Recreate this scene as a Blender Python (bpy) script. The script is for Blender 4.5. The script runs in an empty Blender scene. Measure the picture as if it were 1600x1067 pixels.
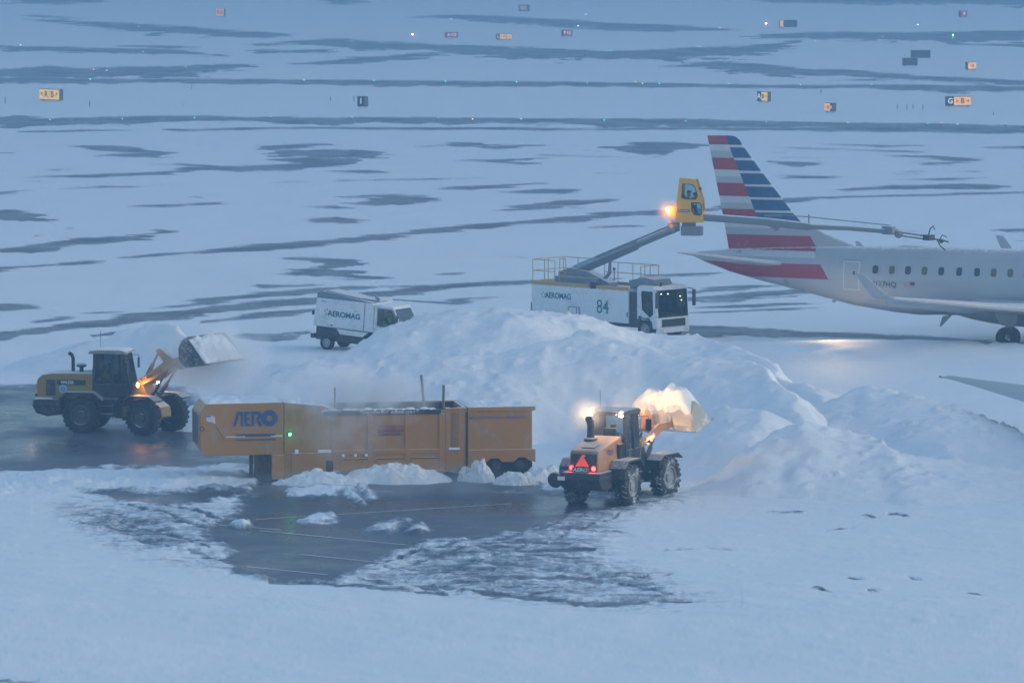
import bpy, bmesh, math, random
import numpy as np
from mathutils import Vector, Matrix
R = math.radians
SC = bpy.context.scene
COL = SC.collection

# ------------------------------------------------------------------ camera
CAM_H, FPX, PITCH = 23.0, 8200.0, R(5.11)
cam_d = bpy.data.cameras.new("camera")
cam_d.sensor_width = 36.0
cam_d.lens = 36.0 * FPX / 1600.0
cam_d.clip_start, cam_d.clip_end = 1.0, 8000.0
cam = bpy.data.objects.new("camera", cam_d)
COL.objects.link(cam)
cam.location = (0, 0, CAM_H)
cam.rotation_euler = (math.pi / 2 - PITCH, 0, 0)
SC.camera = cam

# ------------------------------------------------------------------ sky, sun, exposure
SUN_EL, SUN_AZ = R(14), R(95)
world = bpy.data.worlds.new("World")
SC.world = world
world.use_nodes = True
wn = world.node_tree
bg = wn.nodes["Background"]
sky = wn.nodes.new("ShaderNodeTexSky")
sky.sky_type = 'NISHITA'
sky.sun_disc = False
sky.sun_elevation, sky.sun_rotation = SUN_EL, SUN_AZ
sky.air_density, sky.dust_density, sky.ozone_density = 1.0, 0.9, 1.5
wn.links.new(sky.outputs[0], bg.inputs[0])
bg.inputs[1].default_value = 0.15
sun_d = bpy.data.lights.new("sun", 'SUN')
sun_d.energy, sun_d.angle, sun_d.color = 0.12, R(60), (1.0, 0.93, 0.86)
sun = bpy.data.objects.new("sun", sun_d)
COL.objects.link(sun)
sun.rotation_euler = (math.pi / 2 - R(50), 0, math.pi - SUN_AZ)
SC.view_settings.view_transform = 'Standard'
SC.view_settings.look = 'None'
SC.view_settings.gamma = 1.0
SC.view_settings.exposure = 0.89
SC.cycles.use_denoising = True
SC.cycles.volume_step_rate = 2.0
SC.cycles.volume_bounces = 2
SC.cycles.max_bounces = 8
SC.cycles.transparent_max_bounces = 16

# ------------------------------------------------------------------ photo pixels (1600x1067) to world points
CP, SP = math.cos(PITCH), math.sin(PITCH)
def ray(x, y):
    a, b = (x - 800.0) / FPX, (533.5 - y) / FPX
    return a, CP + b * SP, -SP + b * CP
def G(x, y, z=0.0):                       # point on the ground (or at height z)
    dx, dy, dz = ray(x, y)
    t = (z - CAM_H) / dz
    return Vector((dx * t, dy * t, z))
def PT(x, y, D):                          # point at ground distance D
    dx, dy, dz = ray(x, y)
    t = D / dy
    return Vector((dx * t, D, CAM_H + dz * t))
def project(v):
    dz = v[2] - CAM_H
    f = v[1] * CP - dz * SP
    u = v[1] * SP + dz * CP
    return 800 + FPX * v[0] / f, 533.5 - FPX * u / f

# ------------------------------------------------------------------ properties
def tag(o, label=None, cat=None, group=None, kind=None):
    if label: o['label'] = label
    if cat: o['category'] = cat
    if group: o['group'] = group
    if kind: o['kind'] = kind
    return o
def thing(name, label, cat, loc=(0, 0, 0), rz=0.0, group=None):
    o = bpy.data.objects.new(name, None)
    COL.objects.link(o)
    o.location = loc
    o.rotation_euler = (0, 0, rz)
    o.empty_display_size = 0.3
    return tag(o, label, cat, group)
def link_mesh(name, me, m=None, parent=None):
    if m is not None and len(me.materials) == 0: me.materials.append(m)
    o = bpy.data.objects.new(name, me)
    COL.objects.link(o)
    if parent is not None: o.parent = parent
    return o

# ------------------------------------------------------------------ node helper: sockets with operators
class S:
    def __init__(self, nt, sock): self.nt, self.s = nt, sock
    def _m(self, op, other=None, rev=False, third=None):
        n = self.nt.nodes.new("ShaderNodeMath"); n.operation = op
        def put(i, v):
            if isinstance(v, S): self.nt.links.new(v.s, n.inputs[i])
            else: n.inputs[i].default_value = v
        a, b = (other, self) if rev else (self, other)
        put(0, a)
        if b is not None: put(1, b)
        if third is not None: put(2, third)
        return S(self.nt, n.outputs[0])
    def __add__(self, o): return self._m('ADD', o)
    __radd__ = __add__
    def __sub__(self, o): return self._m('SUBTRACT', o)
    def __rsub__(self, o): return self._m('SUBTRACT', o, True)
    def __mul__(self, o): return self._m('MULTIPLY', o)
    __rmul__ = __mul__
    def __gt__(self, o): return self._m('GREATER_THAN', o)
    def __lt__(self, o): return self._m('LESS_THAN', o)
    def maxi(self, o): return self._m('MAXIMUM', o)
    def mini(self, o): return self._m('MINIMUM', o)
    def power(self, o): return self._m('POWER', o)
    def sat(self): return self.maxi(0.0).mini(1.0)
    def step(self, a, b):                 # smooth ramp from 0 at a to 1 at b
        n = self.nt.nodes.new("ShaderNodeMapRange"); n.interpolation_type = 'SMOOTHSTEP'
        self.nt.links.new(self.s, n.inputs[0])
        n.inputs[1].default_value, n.inputs[2].default_value = a, b
        return S(self.nt, n.outputs[0])
class Mat:
    def __init__(self, name):
        self.m = bpy.data.materials.new(name)
        self.m.use_nodes = True
        self.nt = self.m.node_tree
        self.b = self.nt.nodes["Principled BSDF"]
        self.out = self.nt.nodes["Material Output"]
    def obj(self):
        n = self.nt.nodes.new("ShaderNodeTexCoord")
        return n.outputs["Object"]
    def pos(self):
        n = self.nt.nodes.new("ShaderNodeNewGeometry")
        return n.outputs["Position"]
    def normal_z(self):
        n = self.nt.nodes.new("ShaderNodeNewGeometry")
        return self.xyz(n.outputs["Normal"])[2]
    def xyz(self, sock):
        n = self.nt.nodes.new("ShaderNodeSeparateXYZ")
        self.nt.links.new(sock, n.inputs[0])
        return [S(self.nt, n.outputs[i]) for i in range(3)]
    def scaled(self, sock, sc):
        n = self.nt.nodes.new("ShaderNodeMapping")
        self.nt.links.new(sock, n.inputs[0])
        n.inputs[3].default_value = sc
        return n.outputs[0]
    def noise(self, sock, scale, detail=4.0, rough=0.55, dist=0.0):
        n = self.nt.nodes.new("ShaderNodeTexNoise")
        self.nt.links.new(sock, n.inputs["Vector"])
        n.inputs["Scale"].default_value = scale
        n.inputs["Detail"].default_value = detail
        n.inputs["Roughness"].default_value = rough
        n.inputs["Distortion"].default_value = dist
        return S(self.nt, n.outputs["Fac"])
    def attr(self, name):
        n = self.nt.nodes.new("ShaderNodeAttribute"); n.attribute_name = name
        return S(self.nt, n.outputs["Fac"])
    def col(self, c):
        n = self.nt.nodes.new("ShaderNodeRGB")
        n.outputs[0].default_value = (*c, 1)
        return n.outputs[0]
    def mix(self, f, a, b):
        n = self.nt.nodes.new("ShaderNodeMix"); n.data_type = 'RGBA'
        if isinstance(f, S): self.nt.links.new(f.s, n.inputs[0])
        else: n.inputs[0].default_value = f
        for i, v in ((6, a), (7, b)):
            if isinstance(v, tuple): n.inputs[i].default_value = (*v, 1)
            else: self.nt.links.new(v, n.inputs[i])
        return n.outputs[2]
    def set(self, key, v):
        i = self.b.inputs[key]
        if isinstance(v, S): self.nt.links.new(v.s, i)
        elif isinstance(v, tuple): i.default_value = (*v, 1)
        elif isinstance(v, (int, float)): i.default_value = v
        else: self.nt.links.new(v, i)
    def bump(self, h, strength=0.5, dist=0.05):
        n = self.nt.nodes.new("ShaderNodeBump")
        n.inputs["Strength"].default_value = strength
        n.inputs["Distance"].default_value = dist
        self.nt.links.new(h.s, n.inputs["Height"])
        self.nt.links.new(n.outputs[0], self.b.inputs["Normal"])
SNOW = (0.84, 0.89, 0.90)
def paint(name, c, rough=0.45, metal=0.0, dust=0.35, grime=0.25, var=0.12, cover=0.75, scale=1.0):
    """painted or plain surface: mottling, grime in blotches, blown snow clinging to it and lying on its level tops"""
    M = Mat(name); p = M.obj()
    n1 = M.noise(p, 1.3 * scale, 6, 0.65); n2 = M.noise(p, 9.0 * scale, 5, 0.7)
    base = M.mix((n1.step(0.35, 0.7) * var), c, tuple(min(1, x * 1.6 + 0.02) for x in c))
    base = M.mix((n2 * n1).step(0.22, 0.42) * grime, base, (0.05, 0.055, 0.06))
    nz = M.normal_z()
    top = (nz + (n2 - 0.5) * 0.5).step(0.55, 0.9) * cover
    cling = (n1 * 0.6 + n2 * 0.4).step(0.50, 0.68) * dust
    sn = top.maxi(cling)
    M.set("Base Color", M.mix(sn, base, SNOW))
    M.set("Roughness", (sn * 0.5 + rough).mini(0.9)); M.set("Metallic", metal * (1.0 - sn) if metal else 0.0)
    M.bump(n2, 0.15, 0.01)
    return M.m
def glow(name, c, strength):
    M = Mat(name)
    M.set("Base Color", tuple(min(1, x) for x in c)); M.set("Emission Color", c); M.set("Emission Strength", strength)
    return M.m
def glass(name, tint, refl=0.25):
    M = Mat(name); nt = M.nt
    tr = nt.nodes.new("ShaderNodeBsdfTransparent"); tr.inputs[0].default_value = (*tint, 1)
    gl = nt.nodes.new("ShaderNodeBsdfGlossy"); gl.inputs["Roughness"].default_value = 0.08
    mx = nt.nodes.new("ShaderNodeMixShader")
    fr = nt.nodes.new("ShaderNodeLayerWeight"); fr.inputs[0].default_value = refl
    f = S(nt, fr.outputs["Fresnel"]) * 0.9 + M.noise(M.obj(), 3.0).step(0.45, 0.75) * 0.10
    nt.links.new(f.s, mx.inputs[0]); nt.links.new(tr.outputs[0], mx.inputs[1]); nt.links.new(gl.outputs[0], mx.inputs[2])
    nt.links.new(mx.outputs[0], M.out.inputs[0])
    return M.m

# ------------------------------------------------------------------ value noise on arrays
_rng = np.random.RandomState(7)
_tab = _rng.rand(256, 256)
def vnoise(x, y):
    xi, yi = np.floor(x).astype(int), np.floor(y).astype(int)
    fx, fy = x - xi, y - yi
    fx, fy = fx * fx * (3 - 2 * fx), fy * fy * (3 - 2 * fy)
    a, b = _tab[yi & 255, xi & 255], _tab[yi & 255, (xi + 1) & 255]
    c, d = _tab[(yi + 1) & 255, xi & 255], _tab[(yi + 1) & 255, (xi + 1) & 255]
    return (a * (1 - fx) + b * fx) * (1 - fy) + (c * (1 - fx) + d * fx) * fy
def fbm(x, y, octv=5, gain=0.5):
    s, a, t = 0.0, 1.0, 0.0
    for i in range(octv):
        s = s + a * vnoise(x + 37.1 * i, y + 91.7 * i); t += a
        a *= gain; x = x * 2.03; y = y * 2.03
    return s / t
def grid_mesh(name, P, attrs=None):
    """P: rows x cols x 3 array of points"""
    r, c = P.shape[:2]
    me = bpy.data.meshes.new(name)
    nv, nf = r * c, (r - 1) * (c - 1)
    me.vertices.add(nv); me.vertices.foreach_set("co", P.reshape(-1).astype(np.float32))
    idx = np.arange(nv).reshape(r, c)
    q = np.stack([idx[:-1, :-1], idx[:-1, 1:], idx[1:, 1:], idx[1:, :-1]], -1).reshape(-1)
    me.loops.add(nf * 4); me.loops.foreach_set("vertex_index", q.astype(np.int32))
    me.polygons.add(nf); me.polygons.foreach_set("loop_start", np.arange(0, nf * 4, 4, dtype=np.int32))
    me.polygons.foreach_set("use_smooth", np.ones(nf, dtype=bool))
    for k, v in (attrs or {}).items():
        a = me.attributes.new(k, 'FLOAT', 'POINT'); a.data.foreach_set("value", v.reshape(-1).astype(np.float32))
    me.update(calc_edges=True)
    return me
# ------------------------------------------------------------------ ground: one sheet, snow with bare wet pavement showing through, and the jet's shade painted in
STREAKS = """10,3,2 80,3,5 150,2,3
10,23,.5 45,25,1.5 95,28,1.5 130,32,1
45,30,1 110,36,3 170,40,5 240,46,7 290,47,6 350,52,6 400,54,4.5 440,55,2.5 470,57,.5
-300,70,3 0,72,3 25,77,5 70,77,4 130,78,4 200,80,4 250,81,4 300,82,4 330,87,2 360,90,.5
190,72,.8 250,74,2.5 294,75,3 300,75,.5
-300,118,8 0,116,8 40,115,9 80,112,9 130,115,8 200,112,8 260,112,8 320,108,7 370,105,5 395,102,1
-300,126,4 0,125,5 50,126,4 100,127,4 160,127,4 220,127,3.5 300,126,3.5 400,128,4 600,130,4.5 800,131,4 1000,133,4 1200,136,3 1360,135,2.5 1440,137,5 1480,139,6 1540,139,6 1600,140,3 1900,142,4
-300,192,8 0,190,8 30,190,9 80,191,6 150,188,6 200,188,6 250,186,5 330,186,5.5 370,186,3 400,186,3 450,188,6 500,189,5 600,188,5 700,188,5 800,189,4.5 900,190,5 1000,192,7 1100,193,7 1200,195,6 1300,196,5 1400,198,5.5 1500,200,6 1600,202,6 1900,205,6
40,206,1 100,205.5,2 150,204.5,1.5 220,204,.7
260,203,1.5 300,203.5,1.5 350,202.5,1.5 400,201,2 500,200,1.5 600,201,2 700,201,2 800,201,2.5 940,203,2 1040,201,2 1200,202,2.5 1350,203,3 1450,205,2.5 1600,206,3 1900,208,3
90,227.5,.5 115,228,.8 140,230,2.5 180,232,4 210,233,4 230,236,3 260,239,1.5 283,239,.5
145,244,.4 180,243,2.5 225,243,4 255,243,3 265,240,1
20,279,.5 60,276.5,1.5 120,275,2.5 200,273,3 250,270,3 300,262,3.5 340,264,4 400,262,4 450,260,4 500,259,4 540,257,2 550,256,.4
210,257,.4 270,256.5,1 310,260,3 340,262,3
30,268,.4 70,266,1.2 125,263.5,.6
8,284,.4 40,284,1.2 75,283.5,.4
75,296,.3 110,294.5,1 160,292.5,2 220,292,.8 280,289.5,.4
-40,303,2 0,302,2 25,300,2 45,298.5,.6
-60,239,4 0,239,3 8,239,1.5 12,239,.3
192,324,.5 240,322,1.5 300,320,2 345,318,2.2 362,318,.6
310,307.5,.5 325,308,1.2 333,308,.6
-80,337,8 20,337,9 45,338,8 70,341,5 88,344,1
45,368,.4 57,368,1.2 68,368,.5
112,356,.5 122,356,1 131,356,.4
-60,395,4 20,391,4 60,387,6 100,380,7 130,377,5.5 180,374,4.5 215,372,4 235,366,3.5 255,361,3 278,360.5,.6
-60,424,4 30,419,4 80,414,4 130,410,3 160,408.5,.5
180,403,.4 220,402,2.2 280,397,3.5 340,392,4.5 400,387,5 450,383,5 500,379,5.5 560,375,5 620,367,5 680,361,5 740,355,4.5 790,351,4 840,347,4 870,345,4 920,340,5 960,335,4 1040,331,3.5 1110,328,4 1140,323,5 1200,318,3.5 1240,313,3 1300,309,2.5 1400,306,2 1500,303,2 1600,301,1.5 1800,298,1.5
1310,299,.6 1340,296,3 1400,293,4.5 1460,292,4.5 1540,292,4 1575,293,2 1582,293,.4
400,231,1.5 430,230,4 470,228,4 510,225,1
425,240,4 460,240,6 520,240,6 580,240,5 608,240,1
410,249,.7 450,250,4 500,252,6 550,252,4.5 556,252,.5
470,268,.4 530,268,1.5 560,268.5,2.5 590,270,1.5 612,271.5,.4
400,286,.8 450,284,1 520,283,.8 600,281,.9 680,280,.9 750,279,.9 775,277.5,.5
440,292,.4 455,292,1 470,291.5,.4
638,229,.5 670,229,2 710,226,4 745,226,4 760,230,2 790,230,4 820,229,2.5 842,228,.5
695,251,.5 730,251,2 770,252,3 790,249.5,2 825,248,.8
770,254,1.5 826,256,.8
817,241.5,.5 850,242.5,1.3 900,244,1 985,247,.7 1045,248,.3
675,294,.5 700,294.5,2 740,294,3 780,291,3 820,287,2.5 835,286,.6
760,300,.4 800,301,1.5 850,299,3.5 890,298,3 915,297,.5
535,308.5,.5 570,307,3 610,306,2 640,308,1
548,318,1 580,317,4 620,313,8 660,311,6 690,312,2 702,312,.5
455,325,.4 490,324.5,1.5 520,324.5,3 545,322,1
475,344,.5 500,344,3 540,344.5,5 560,346,4 575,345,1
760,329,.6 790,327,3 830,325,5 870,319,5.5 910,317,4.5 940,314,2 990,311,.5
437,404.5,.6 470,405,4 510,408,6 550,410,5 556,410,.6
480,410,.5 500,412,7 540,415,8 556,416,1
445,425,.8 480,426,6 530,427,8 570,430,6 590,433,2 600,434,.4
480,435,.5 560,436,1.5 598,436,.4
785,401,.4 830,402,1 842,401,.5
702,427,.4 720,428,1.8 738,428,1 755,429,.4
220,482,.5 280,477,2.5 340,469,3.5 400,462,4.5 450,458,4 490,455,4 560,450,3 610,449,1.5
410,445,1 430,448,3.5 470,447,2 520,445,1
-80,533,7 0,525,7 40,520,7 100,510,7 150,505,6 200,497,6 260,492,5 310,485,6 370,478,5.5 440,474,5 490,470,4 560,464,6 640,457,5 700,449,4 740,447,3.5 800,442,3.5 833,441,3 960,436,2
20,504,.5 60,501,2.5 100,496,2.5 120,495,.6
130,491,.4 165,489,2.3 205,487,.6
-60,479,5 20,480,6 45,480,3.5 65,480,.5
150,525,3 190,520,4 230,514,3 250,510,1
600,448,1 700,447,1.5 720,446,2 790,441,2 835,438,1
640,470,3 700,474,2.5 760,466,2 800,465,1.5
1000,433,1 1050,430,2 1080,429,2 1110,428,2 1140,427,1
1040,513,6 1100,517,7 1150,519,8 1210,522,8 1290,524,5 1350,526,5 1420,530,6 1480,535,7 1540,540,6 1600,541,6 1800,544,5
1190,2,2 1300,3,4 1450,2,5 1600,3,8 1900,3,8
1180,58,4 1260,56,5 1330,57,7 1420,58,7 1500,58,8 1600,56,9 1900,56,8
400,72,2 470,66,3 520,68,8 570,72,8 640,72,6 700,74,4 760,76,4 800,80,7 870,86,9 960,87,7 1030,86,9 1100,83,10 1150,80,8 1200,77,7 1240,67,4 1260,62,1
395,80,3 450,81,2 520,80,3
445,101,.6 500,99,3 560,95,5 600,92,6 650,88,5 680,86,2
660,85,1 700,80,4 740,82,5 800,86,7 830,88,2
505,3,3 545,3,4 580,2,2
640,27,1 690,26,3 740,29,5 800,32,6 860,35,5 920,39,5 980,41,4 1060,44,4 1110,46,2.5 1180,47,.5
860,42,1 980,46,3 1080,49,2
1010,105,1 1060,104,2 1090,101,3 1140,104,8 1200,109,8 1260,112,4 1320,115,6 1380,120,6 1450,123,4 1520,126,4 1600,130,4 1900,134,3
1200,117,3 1240,118,3
1290,126,.5 1340,125,1.5 1380,126,.5
1500,69,1 1560,71,2 1600,72,3 1800,73,3
1260,226,.5 1300,226,1 1370,228,1 1410,228,1.8 1445,229,.6
1220,231,.8 1280,232,1.5 1350,235,1 1420,236.5,1.5 1480,239,.6
1205,238,.4 1240,238.5,1 1252,238.5,.3
1385,244,.5 1420,245,3 1460,247,4 1500,250,3.5 1540,252,.8
1412,254,.6 1440,255.5,2.5 1480,255,2.5 1500,252,2
1525,231,.4 1560,231,1.5 1600,230,2.5 1700,230,3
1590,256,.5 1640,257,1.5
1190,246,.7 1290,247,.7
1190,253,2 1230,256,3.5 1262,257,3 1272,257,1
1385,270,.6 1420,268.5,1 1450,267.5,.5
1380,271.5,.8 1426,271.5,.8
1470,268,.5 1520,268.5,1 1550,269,.4
1370,280,.4 1450,281,.8 1500,280,1.8 1560,278,.8
1205,274,1 1250,277,2.5 1310,278,1.5 1340,278,.4
940,232,.5 965,229,3 1000,231,9 1050,231,8 1080,229,5 1108,228,2
930,235.5,.5 947,236,1.2
1060,240,.5 1090,241,.8
800,255,.7 830,256,.7
1545,362,.4 1560,360.5,.8
1555,376,.5 1580,377,1.2 1590,376.5,.5
1560,364,.5 1590,360,3 1640,359,6
905,271,.4 960,271,1 990,272,.4
910,355,.5 960,354,1.5 1010,353,1
1400,361,.4 1425,360,3.5 1442,361,.5
-80,1066,2 0,1063,2 60,1066,1"""  # the dark strip under the jet is its shade, painted in as wet ground
SOFT = """590,898,1 660,876,2.2 740,856,2.6 820,836,2.6 890,812,2.4 950,796,1
620,912,1 700,890,2.2 780,868,2.6 860,846,2.6 930,820,2.2 985,800,1
560,893,1 640,866,2 720,847,2.2 800,831,2.2
700,931,1 800,917,2.4 900,900,2.2 945,889,.6
760,938,1 860,928,2.4 960,914,2.4 1050,898,.8
110,776,.6 190,790,2 270,806,2.4 340,824,1.6
95,800,.6 180,816,2 260,836,2.4 330,858,1.6
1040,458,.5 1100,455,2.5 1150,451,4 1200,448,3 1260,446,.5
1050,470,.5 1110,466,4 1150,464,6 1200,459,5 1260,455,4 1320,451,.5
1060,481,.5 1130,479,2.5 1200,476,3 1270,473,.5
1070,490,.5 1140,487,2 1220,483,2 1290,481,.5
300,503,2 340,500,3 400,494,3.5 450,489,5 500,485,4
370,525,5 420,528,6 480,520,5
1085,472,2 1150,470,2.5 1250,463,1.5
560,905,2 720,925,4 900,944,6 1080,941,2
600,886,2 750,901,3 900,906,5 1050,930,3
650,868,2 760,880,3 860,890,4 960,905,2
690,855,1 800,864,2.5 930,862,3
420,909,3 520,914,4 620,922,4 700,930,2
150,800,1 230,812,3 300,822,3 345,832,1
110,815,1 200,830,2.5 290,842,3 350,850,1
170,840,1 250,852,2.5 320,868,3 360,880,1
250,790,1 300,800,3 350,812,2
1200,803,.6 1240,803,2 1262,802,.6
1340,808,.8 1362,810,2 1374,810,.6
1385,805,1 1400,804,2.5 1420,809,1.5
1290,832,.5 1320,828,1.6 1335,826,.5
1320,904,.5 1335,906,1.6 1350,908,.4
1418,904,.5 1428,905,1.6 1440,907,.4
1510,929,.6 1524,931,2.6 1540,934,.5
1355,925,.8 1366,927,2.2 1380,929,.6
1240,962,.5 1270,963,1 1310,964,.5
1400,971,.5 1430,973,1.1 1460,975,.5
1265,922,.5 1285,925,1.5 1300,930,.5
920,830,.6 960,833,1.5 1000,838,.6
1040,863,.8 1060,861,1.8 1090,861,.5
1090,857,.5 1130,859,1 1150,862,.4
1380,742,1 1395,737,3 1402,735,.8
1440,756,1 1455,755,3 1466,760,.8"""
POLYS = [  # wetness, edge softness (px), outline
 (1.0, 9, [(395,757),(380,775),(370,800),(330,815),(305,832),(340,850),(355,862),(345,875),(370,897),(430,910),(520,907),(575,888),(620,862),(690,845),(760,842),(830,832),(870,818),(930,800),(985,795),(1045,785),(900,770),(840,768),(700,762),(600,765),(500,768),(440,757)]),
 (1.0, 5, [(125,768),(180,764),(260,770),(330,765),(390,762),(390,772),(320,785),(250,792),(200,785),(170,780)]),
 (0.95, 8, [(-400,607),(100,602),(300,608),(320,690),(400,705),(420,722),(385,731),(200,735),(100,738),(0,742),(-400,748)]),
 (0.55, 24, [(560,908),(620,868),(690,842),(780,835),(860,800),(985,796),(945,840),(960,880),(1080,922),(1120,940),(1050,951),(900,947),(700,928),(560,914)]),
 (0.50, 24, [(90,790),(200,782),(360,800),(330,815),(320,830),(365,865),(355,892),(250,884),(160,855),(100,822)]),
 (0.95, 5, [(385,735),(850,745),(850,770),(400,768)]),
 (0.62, 12, [(830,765),(880,762),(1060,768),(1090,776),(1010,800),(930,818),(860,826)]),
]
DRY = [  # snow left lying on the wet pavement
 (4, [(440,767),(500,762),(548,765),(556,770),(572,786),(566,788),(545,774),(500,778),(450,776)]),
 (4, [(565,764),(573,764),(592,780),(584,782)]),
 (5, [(460,815),(480,810),(505,807),(526,813),(505,818),(475,818)]),
 (4, [(355,823),(372,817),(385,821),(372,825)]),
 (7, [(582,828),(600,818),(640,814),(642,822),(610,832)]), (5, [(642,832),(665,824),(672,830),(655,834)]),
 (8, [(-400,752),(0,744),(100,740),(230,738),(385,735),(392,745),(385,761),(330,764),(250,768),(120,766),(0,775),(-400,790)]),
]
ys = np.concatenate([np.arange(-185, -60, 5.0), np.arange(-60, 0, 2.0), np.arange(0, 560, 1.4), np.arange(560, 960, 1.15), np.arange(960, 1130, 3.0), np.arange(1130, 1900, 40.0)])
xs = np.concatenate([np.arange(-3600, -400, 100.0), np.arange(-400, -40, 8.0), np.arange(-40, 1640, 2.0), np.arange(1640, 2000, 8.0), np.arange(2000, 5300, 100.0)])
PX, PY = np.meshgrid(xs, ys)
_b = (533.5 - PY) / FPX
_t = -CAM_H / (-SP + _b * CP)
WX, WY = (PX - 800) / FPX * _t, (CP + _b * SP) * _t
# traced outlines are put on the ground as wetness, the jet's shade among them; edges are broken up by noise in ground metres
rag = (fbm(WX * 0.35, WY * 0.12, 5, 0.6) - 0.5)
rag2 = (fbm(WX * 1.6 + 9, WY * 0.9 + 4, 4, 0.6) - 0.5)
fray = (fbm(WX * .012 + 5, WY * .42, 4, .6) - .5) * 110 * np.clip((560 - PY) / 60, 0, 1)
def lines(text, soft):
    out = np.zeros_like(PX)
    for ln in text.split("\n"):
        p = np.array([[float(v) for v in q.split(",")] for q in ln.split()])
        c0, c1 = np.searchsorted(xs, p[0, 0] - 60), np.searchsorted(xs, p[-1, 0] + 60)
        m = p[:, 2].max() * 2 + 4
        r0, r1 = np.searchsorted(ys, p[:, 1].min() - m), np.searchsorted(ys, p[:, 1].max() + m)
        sl = (slice(r0, r1), slice(c0, c1))
        x, y = PX[sl] + fray[sl], PY[sl]
        yc, ht = np.interp(x, p[:, 0], p[:, 1]), np.interp(x, p[:, 0], p[:, 2], left=0.0, right=0.0)
        ht = ht * (1 + 1.3 * rag[sl] + 0.5 * rag2[sl])
        d = ht - np.abs(y - yc - rag[sl] * ht * 0.9)
        out[sl] = np.maximum(out[sl], np.clip(0.5 + d / soft, 0, 1) * np.clip(ht * 0.9, 0, 1))
    return out
def poly_dist(pts):
    pts = np.array(pts, float)
    m = 40
    c0, c1 = np.searchsorted(xs, pts[:, 0].min() - m), np.searchsorted(xs, pts[:, 0].max() + m)
    r0, r1 = np.searchsorted(ys, pts[:, 1].min() - m), np.searchsorted(ys, pts[:, 1].max() + m)
    sl = (slice(r0, r1), slice(c0, c1))
    x, y = PX[sl] + rag2[sl] * 26 + rag[sl] * 30, PY[sl] + rag2[sl] * 7
    ins = np.zeros(x.shape, bool); dm = np.full(x.shape, 1e9)
    for i in range(len(pts)):
        (ax, ay), (bx, by) = pts[i], pts[(i + 1) % len(pts)]
        ins ^= ((ay > y) != (by > y)) & (x < (bx - ax) * (y - ay) / (by - ay + 1e-9) + ax)
        L2 = ((bx - ax) * 0.4) ** 2 + (by - ay) ** 2 + 1e-9
        t = np.clip(((x - ax) * (bx - ax) * 0.16 + (y - ay) * (by - ay)) / L2, 0, 1)
        dm = np.minimum(dm, np.hypot((x - ax - t * (bx - ax)) * 0.4, y - ay - t * (by - ay)))
    return sl, np.where(ins, dm, -dm)
wet_or_shade = lines(STREAKS, 4.0) * np.where(PY < 560, .82, 1.0)
for w, s, pts in POLYS:
    sl, d = poly_dist(pts)
    wet_or_shade[sl] = np.maximum(wet_or_shade[sl], w * np.clip(0.5 + d / (2 * s), 0, 1))
dry = np.zeros_like(wet_or_shade)
for s, pts in DRY:
    sl, d = poly_dist(pts)
    dry[sl] = np.maximum(dry[sl], np.clip(0.5 + d / (2 * s), 0, 1))
wet_or_shade = wet_or_shade * (1 - dry)
wet_or_shade = np.maximum(wet_or_shade, lines(SOFT, 3.0) * 0.72)
near = np.clip((PY - 500) / 150, 0, 1) * np.clip((1500 - PY) / 300, 0, 1)
lump = fbm(WX * 1.1, WY * 1.1, 5, 0.55)
slush = np.clip(1 - np.abs(wet_or_shade - 0.5) * 2.6, 0, 1) * near
drift = fbm(WX * 0.10 + 3, WY * 0.07 + 8, 3, 0.5) - 0.5
WZ = (1 - np.clip(wet_or_shade * 1.3, 0, 1)) * near * (0.05 + 0.09 * np.clip(lump - 0.45, 0, 1)) + slush * ((lump - 0.45) * 0.18 + (fbm(WX * .32, WY * 2.1, 5, .6) - .45) * .5)
WZ += near * drift * 0.28 * np.clip((PY - 850) / 120, 0, 1)
WZ += dry * (0.08 + 0.40 * np.clip(lump - 0.35, 0, 1) + 0.16 * (fbm(WX * 3, WY * 3, 3) - 0.5))
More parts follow.
